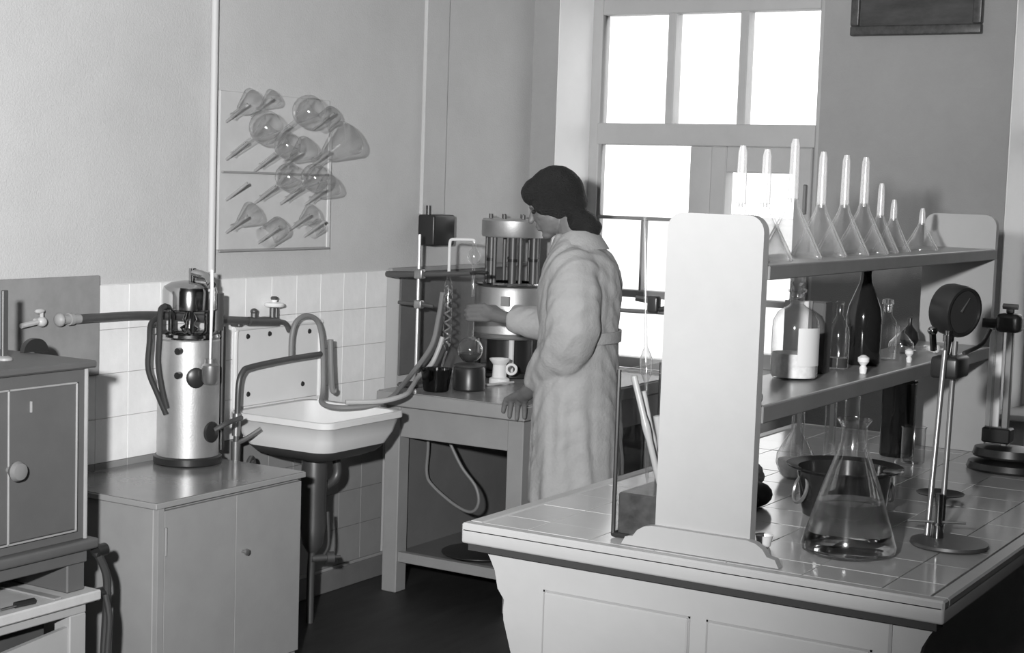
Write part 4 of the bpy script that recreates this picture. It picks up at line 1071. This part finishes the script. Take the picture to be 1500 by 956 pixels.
for s_ in (-1, 1):
    part('eye', G().ell(Hp(.0755, .030 * s_, -.002), (.010, .013, .008), HR, n=12, mm=8), BLACK, woman)
# hair: cap cut along the hairline, and a bun
bm = bmesh.new()
hg = G().ell(Hp(-.018, 0, .030), (.106, .092, .106), HR, n=36, mm=24)
me = bpy.data.meshes.new('tmp'); me.from_pydata([tuple(q) for q in hg.v], [], hg.f); bm.from_mesh(me); bpy.data.meshes.remove(me)
bmesh.ops.remove_doubles(bm, verts=bm.verts, dist=1e-5)
nrm = (hf * -.715 + hu * .70)
r_ = bmesh.ops.bisect_plane(bm, geom=bm.verts[:] + bm.edges[:] + bm.faces[:], plane_co=Hp(.086, 0, .030), plane_no=nrm, clear_inner=True)
bmesh.ops.holes_fill(bm, edges=[e for e in bm.edges if e.is_boundary])
bm.verts.index_update()
hg = G(); hg.add([q.co.copy() for q in bm.verts], [[q.index for q in f_.verts] for f_ in bm.faces]); bm.free()
hg.ell(Hp(.046, 0, .062), (.058, .070, .054), HR)
for s_ in (-1, 1): hg.ell(Hp(.022, .066 * s_, .012), (.045, .024, .045), HR)
hg.ell(Hp(-.060, 0, -.015), (.060, .074, .065), HR)
hg.ell(Vector((1.045, 5.10, 1.510)), (.066, .060, .050), Matrix.Rotation(.5, 3, 'Y'))
hg.ell(Vector((1.080, 5.10, 1.494)), (.040, .050, .040))
fuse('hair', hg, .006, 3, HAIR, woman, lambda c: .0025 * noise.noise(c * 40) + .0012 * noise.noise(c * 140), 'dark hair pinned back into a bun')
# coat
RINGS = [(.50, -.012, .168, .215), (.58, -.012, .166, .213), (.70, -.008, .160, .208), (.82, -.004, .156, .203), (.93, 0, .150, .196), (1.03, 0, .143, .186), (1.10, 0, .138, .178), (1.18, 0, .143, .184), (1.27, -.003, .145, .192), (1.345, -.006, .132, .188), (1.40, 0, .108, .155), (1.435, .012, .082, .105), (1.465, .028, .064, .072)]
def coat_ring(z, cf, a, bb, extra=0.0, n=72):
    L = []
    fold = max(0, (1.05 - z) / .55)
    for k in range(n):
        th = 2 * math.pi * k / n
        w = 1 + fold * (.030 * math.sin(9 * th + 1.0) + .022 * math.sin(14 * th + 2.2 + z * 2)) + (.010 * math.sin(7 * th + z * 9) if z < 1.38 else 0)
        L.append(Wp(cf + (a * w + extra) * math.cos(th), (bb * w + extra) * math.sin(th), z))
    return L
def interp_rings(step=.02):
    out_ = []; z = RINGS[0][0]
    while z < RINGS[-1][0]:
        for p, q in zip(RINGS, RINGS[1:]):
            if p[0] <= z <= q[0]:
                u = (z - p[0]) / (q[0] - p[0]); out_.append((z,) + tuple(p[i] + (q[i] - p[i]) * u for i in (1, 2, 3))); break
        z += step
    out_.append(RINGS[-1]); return out_
g = loft([coat_ring(*r) for r in interp_rings()])
def sleeve(g, pts, rad, seed):
    P = catmull(pts, 8); m_ = len(P); rr = []
    for i in range(m_):
        t_ = i / (m_ - 1) * (len(rad) - 1); k = min(int(t_), len(rad) - 2)
        rr.append((rad[k] + (rad[k + 1] - rad[k]) * (t_ - k)) * (1 + .015 * math.sin(i * 1.3 + seed)))
    g.tube(P, rr, n=24, smooth=False)
    g.ell(P[0], (rr[0], rr[0], rr[0]))
sleeve(g, [Vector((1.085, 4.985, 1.335)), Vector((1.105, 4.955, 1.25)), Vector((1.115, 4.93, 1.14)), Vector((1.075, 4.945, 1.055)), Vector((1.00, 4.980, .990)), Vector((.925, 5.024, .922))], [.088, .094, .094, .086, .074, .054], 0.)
sleeve(g, [Vector((1.00, 5.24, 1.34)), Vector((.94, 5.32, 1.22)), Vector((.875, 5.37, 1.11)), Vector((.76, 5.36, 1.105)), Vector((.612, 5.342, 1.118))], [.076, .078, .076, .068, .052], 1.)
def wr(c):
    k = min(1, max(0, (1.0 - c.z) / .35))
    d = (.004 + .007 * k) * noise.noise(Vector((c.x * 26, c.y * 26, c.z * 2.5)))
    u = (c.z * .75 - c.x * 1.0 + c.y * .7)
    d += .0055 * (1 - k) * (1 - abs(noise.noise(Vector((u * 15, (c.x + c.y) * 4, c.z * 4)))) * 2.4)
    d += .0035 * noise.noise(Vector((u * 34, (c.x + c.y) * 9, c.z * 8)))
    return d
coat = fuse('lab_coat', g, .0075, 3, COAT, woman, wr, 'white cotton lab coat')
# collar, back belt, cuffs as pieces of the coat
cg = []
for z, cf, a, bb in ((1.420, .000, .102, .118), (1.450, .006, .088, .096), (1.480, .014, .074, .080), (1.484, .016, .068, .074), (1.455, .012, .070, .076)):
    cg.append([Wp(cf + a * math.cos(2 * math.pi * k / 40) * (1.18 if math.cos(2 * math.pi * k / 40) > .6 else 1), bb * math.sin(2 * math.pi * k / 40), z - .03 * max(0, math.cos(2 * math.pi * k / 40))) for k in range(40)])
part('collar', loft(cg), COAT, coat)
V = []; F = []; n = 28
for k in range(n + 1):
    th = math.radians(105 + 150 * k / n)
    for e_, z in ((.004, 1.085), (.013, 1.085), (.013, 1.125), (.004, 1.125)):
        V.append(Wp((.141 * 1.01 + e_) * math.cos(th), (.182 * 1.01 + e_) * math.sin(th), z))
for k in range(n):
    o = 4 * k
    for q in range(4): F.append((o + q, o + (q + 1) % 4, o + 4 + (q + 1) % 4, o + 4 + q))
F += [(0, 1, 2, 3), (4 * n + 3, 4 * n + 2, 4 * n + 1, 4 * n)]
part('back_belt', G().add(V, F), COAT, coat)
for s_ in (-1, 1):
    sh = G()
    capsule(sh, [Wp(-.045, .085 * s_, .043), Wp(.06, .09 * s_, .040), Wp(.135, .095 * s_, .034)], [.042, .040, .032])
    for q in sh.v: q.z = max(q.z, .0)
    part('shoe', sh, SHOE, woman)
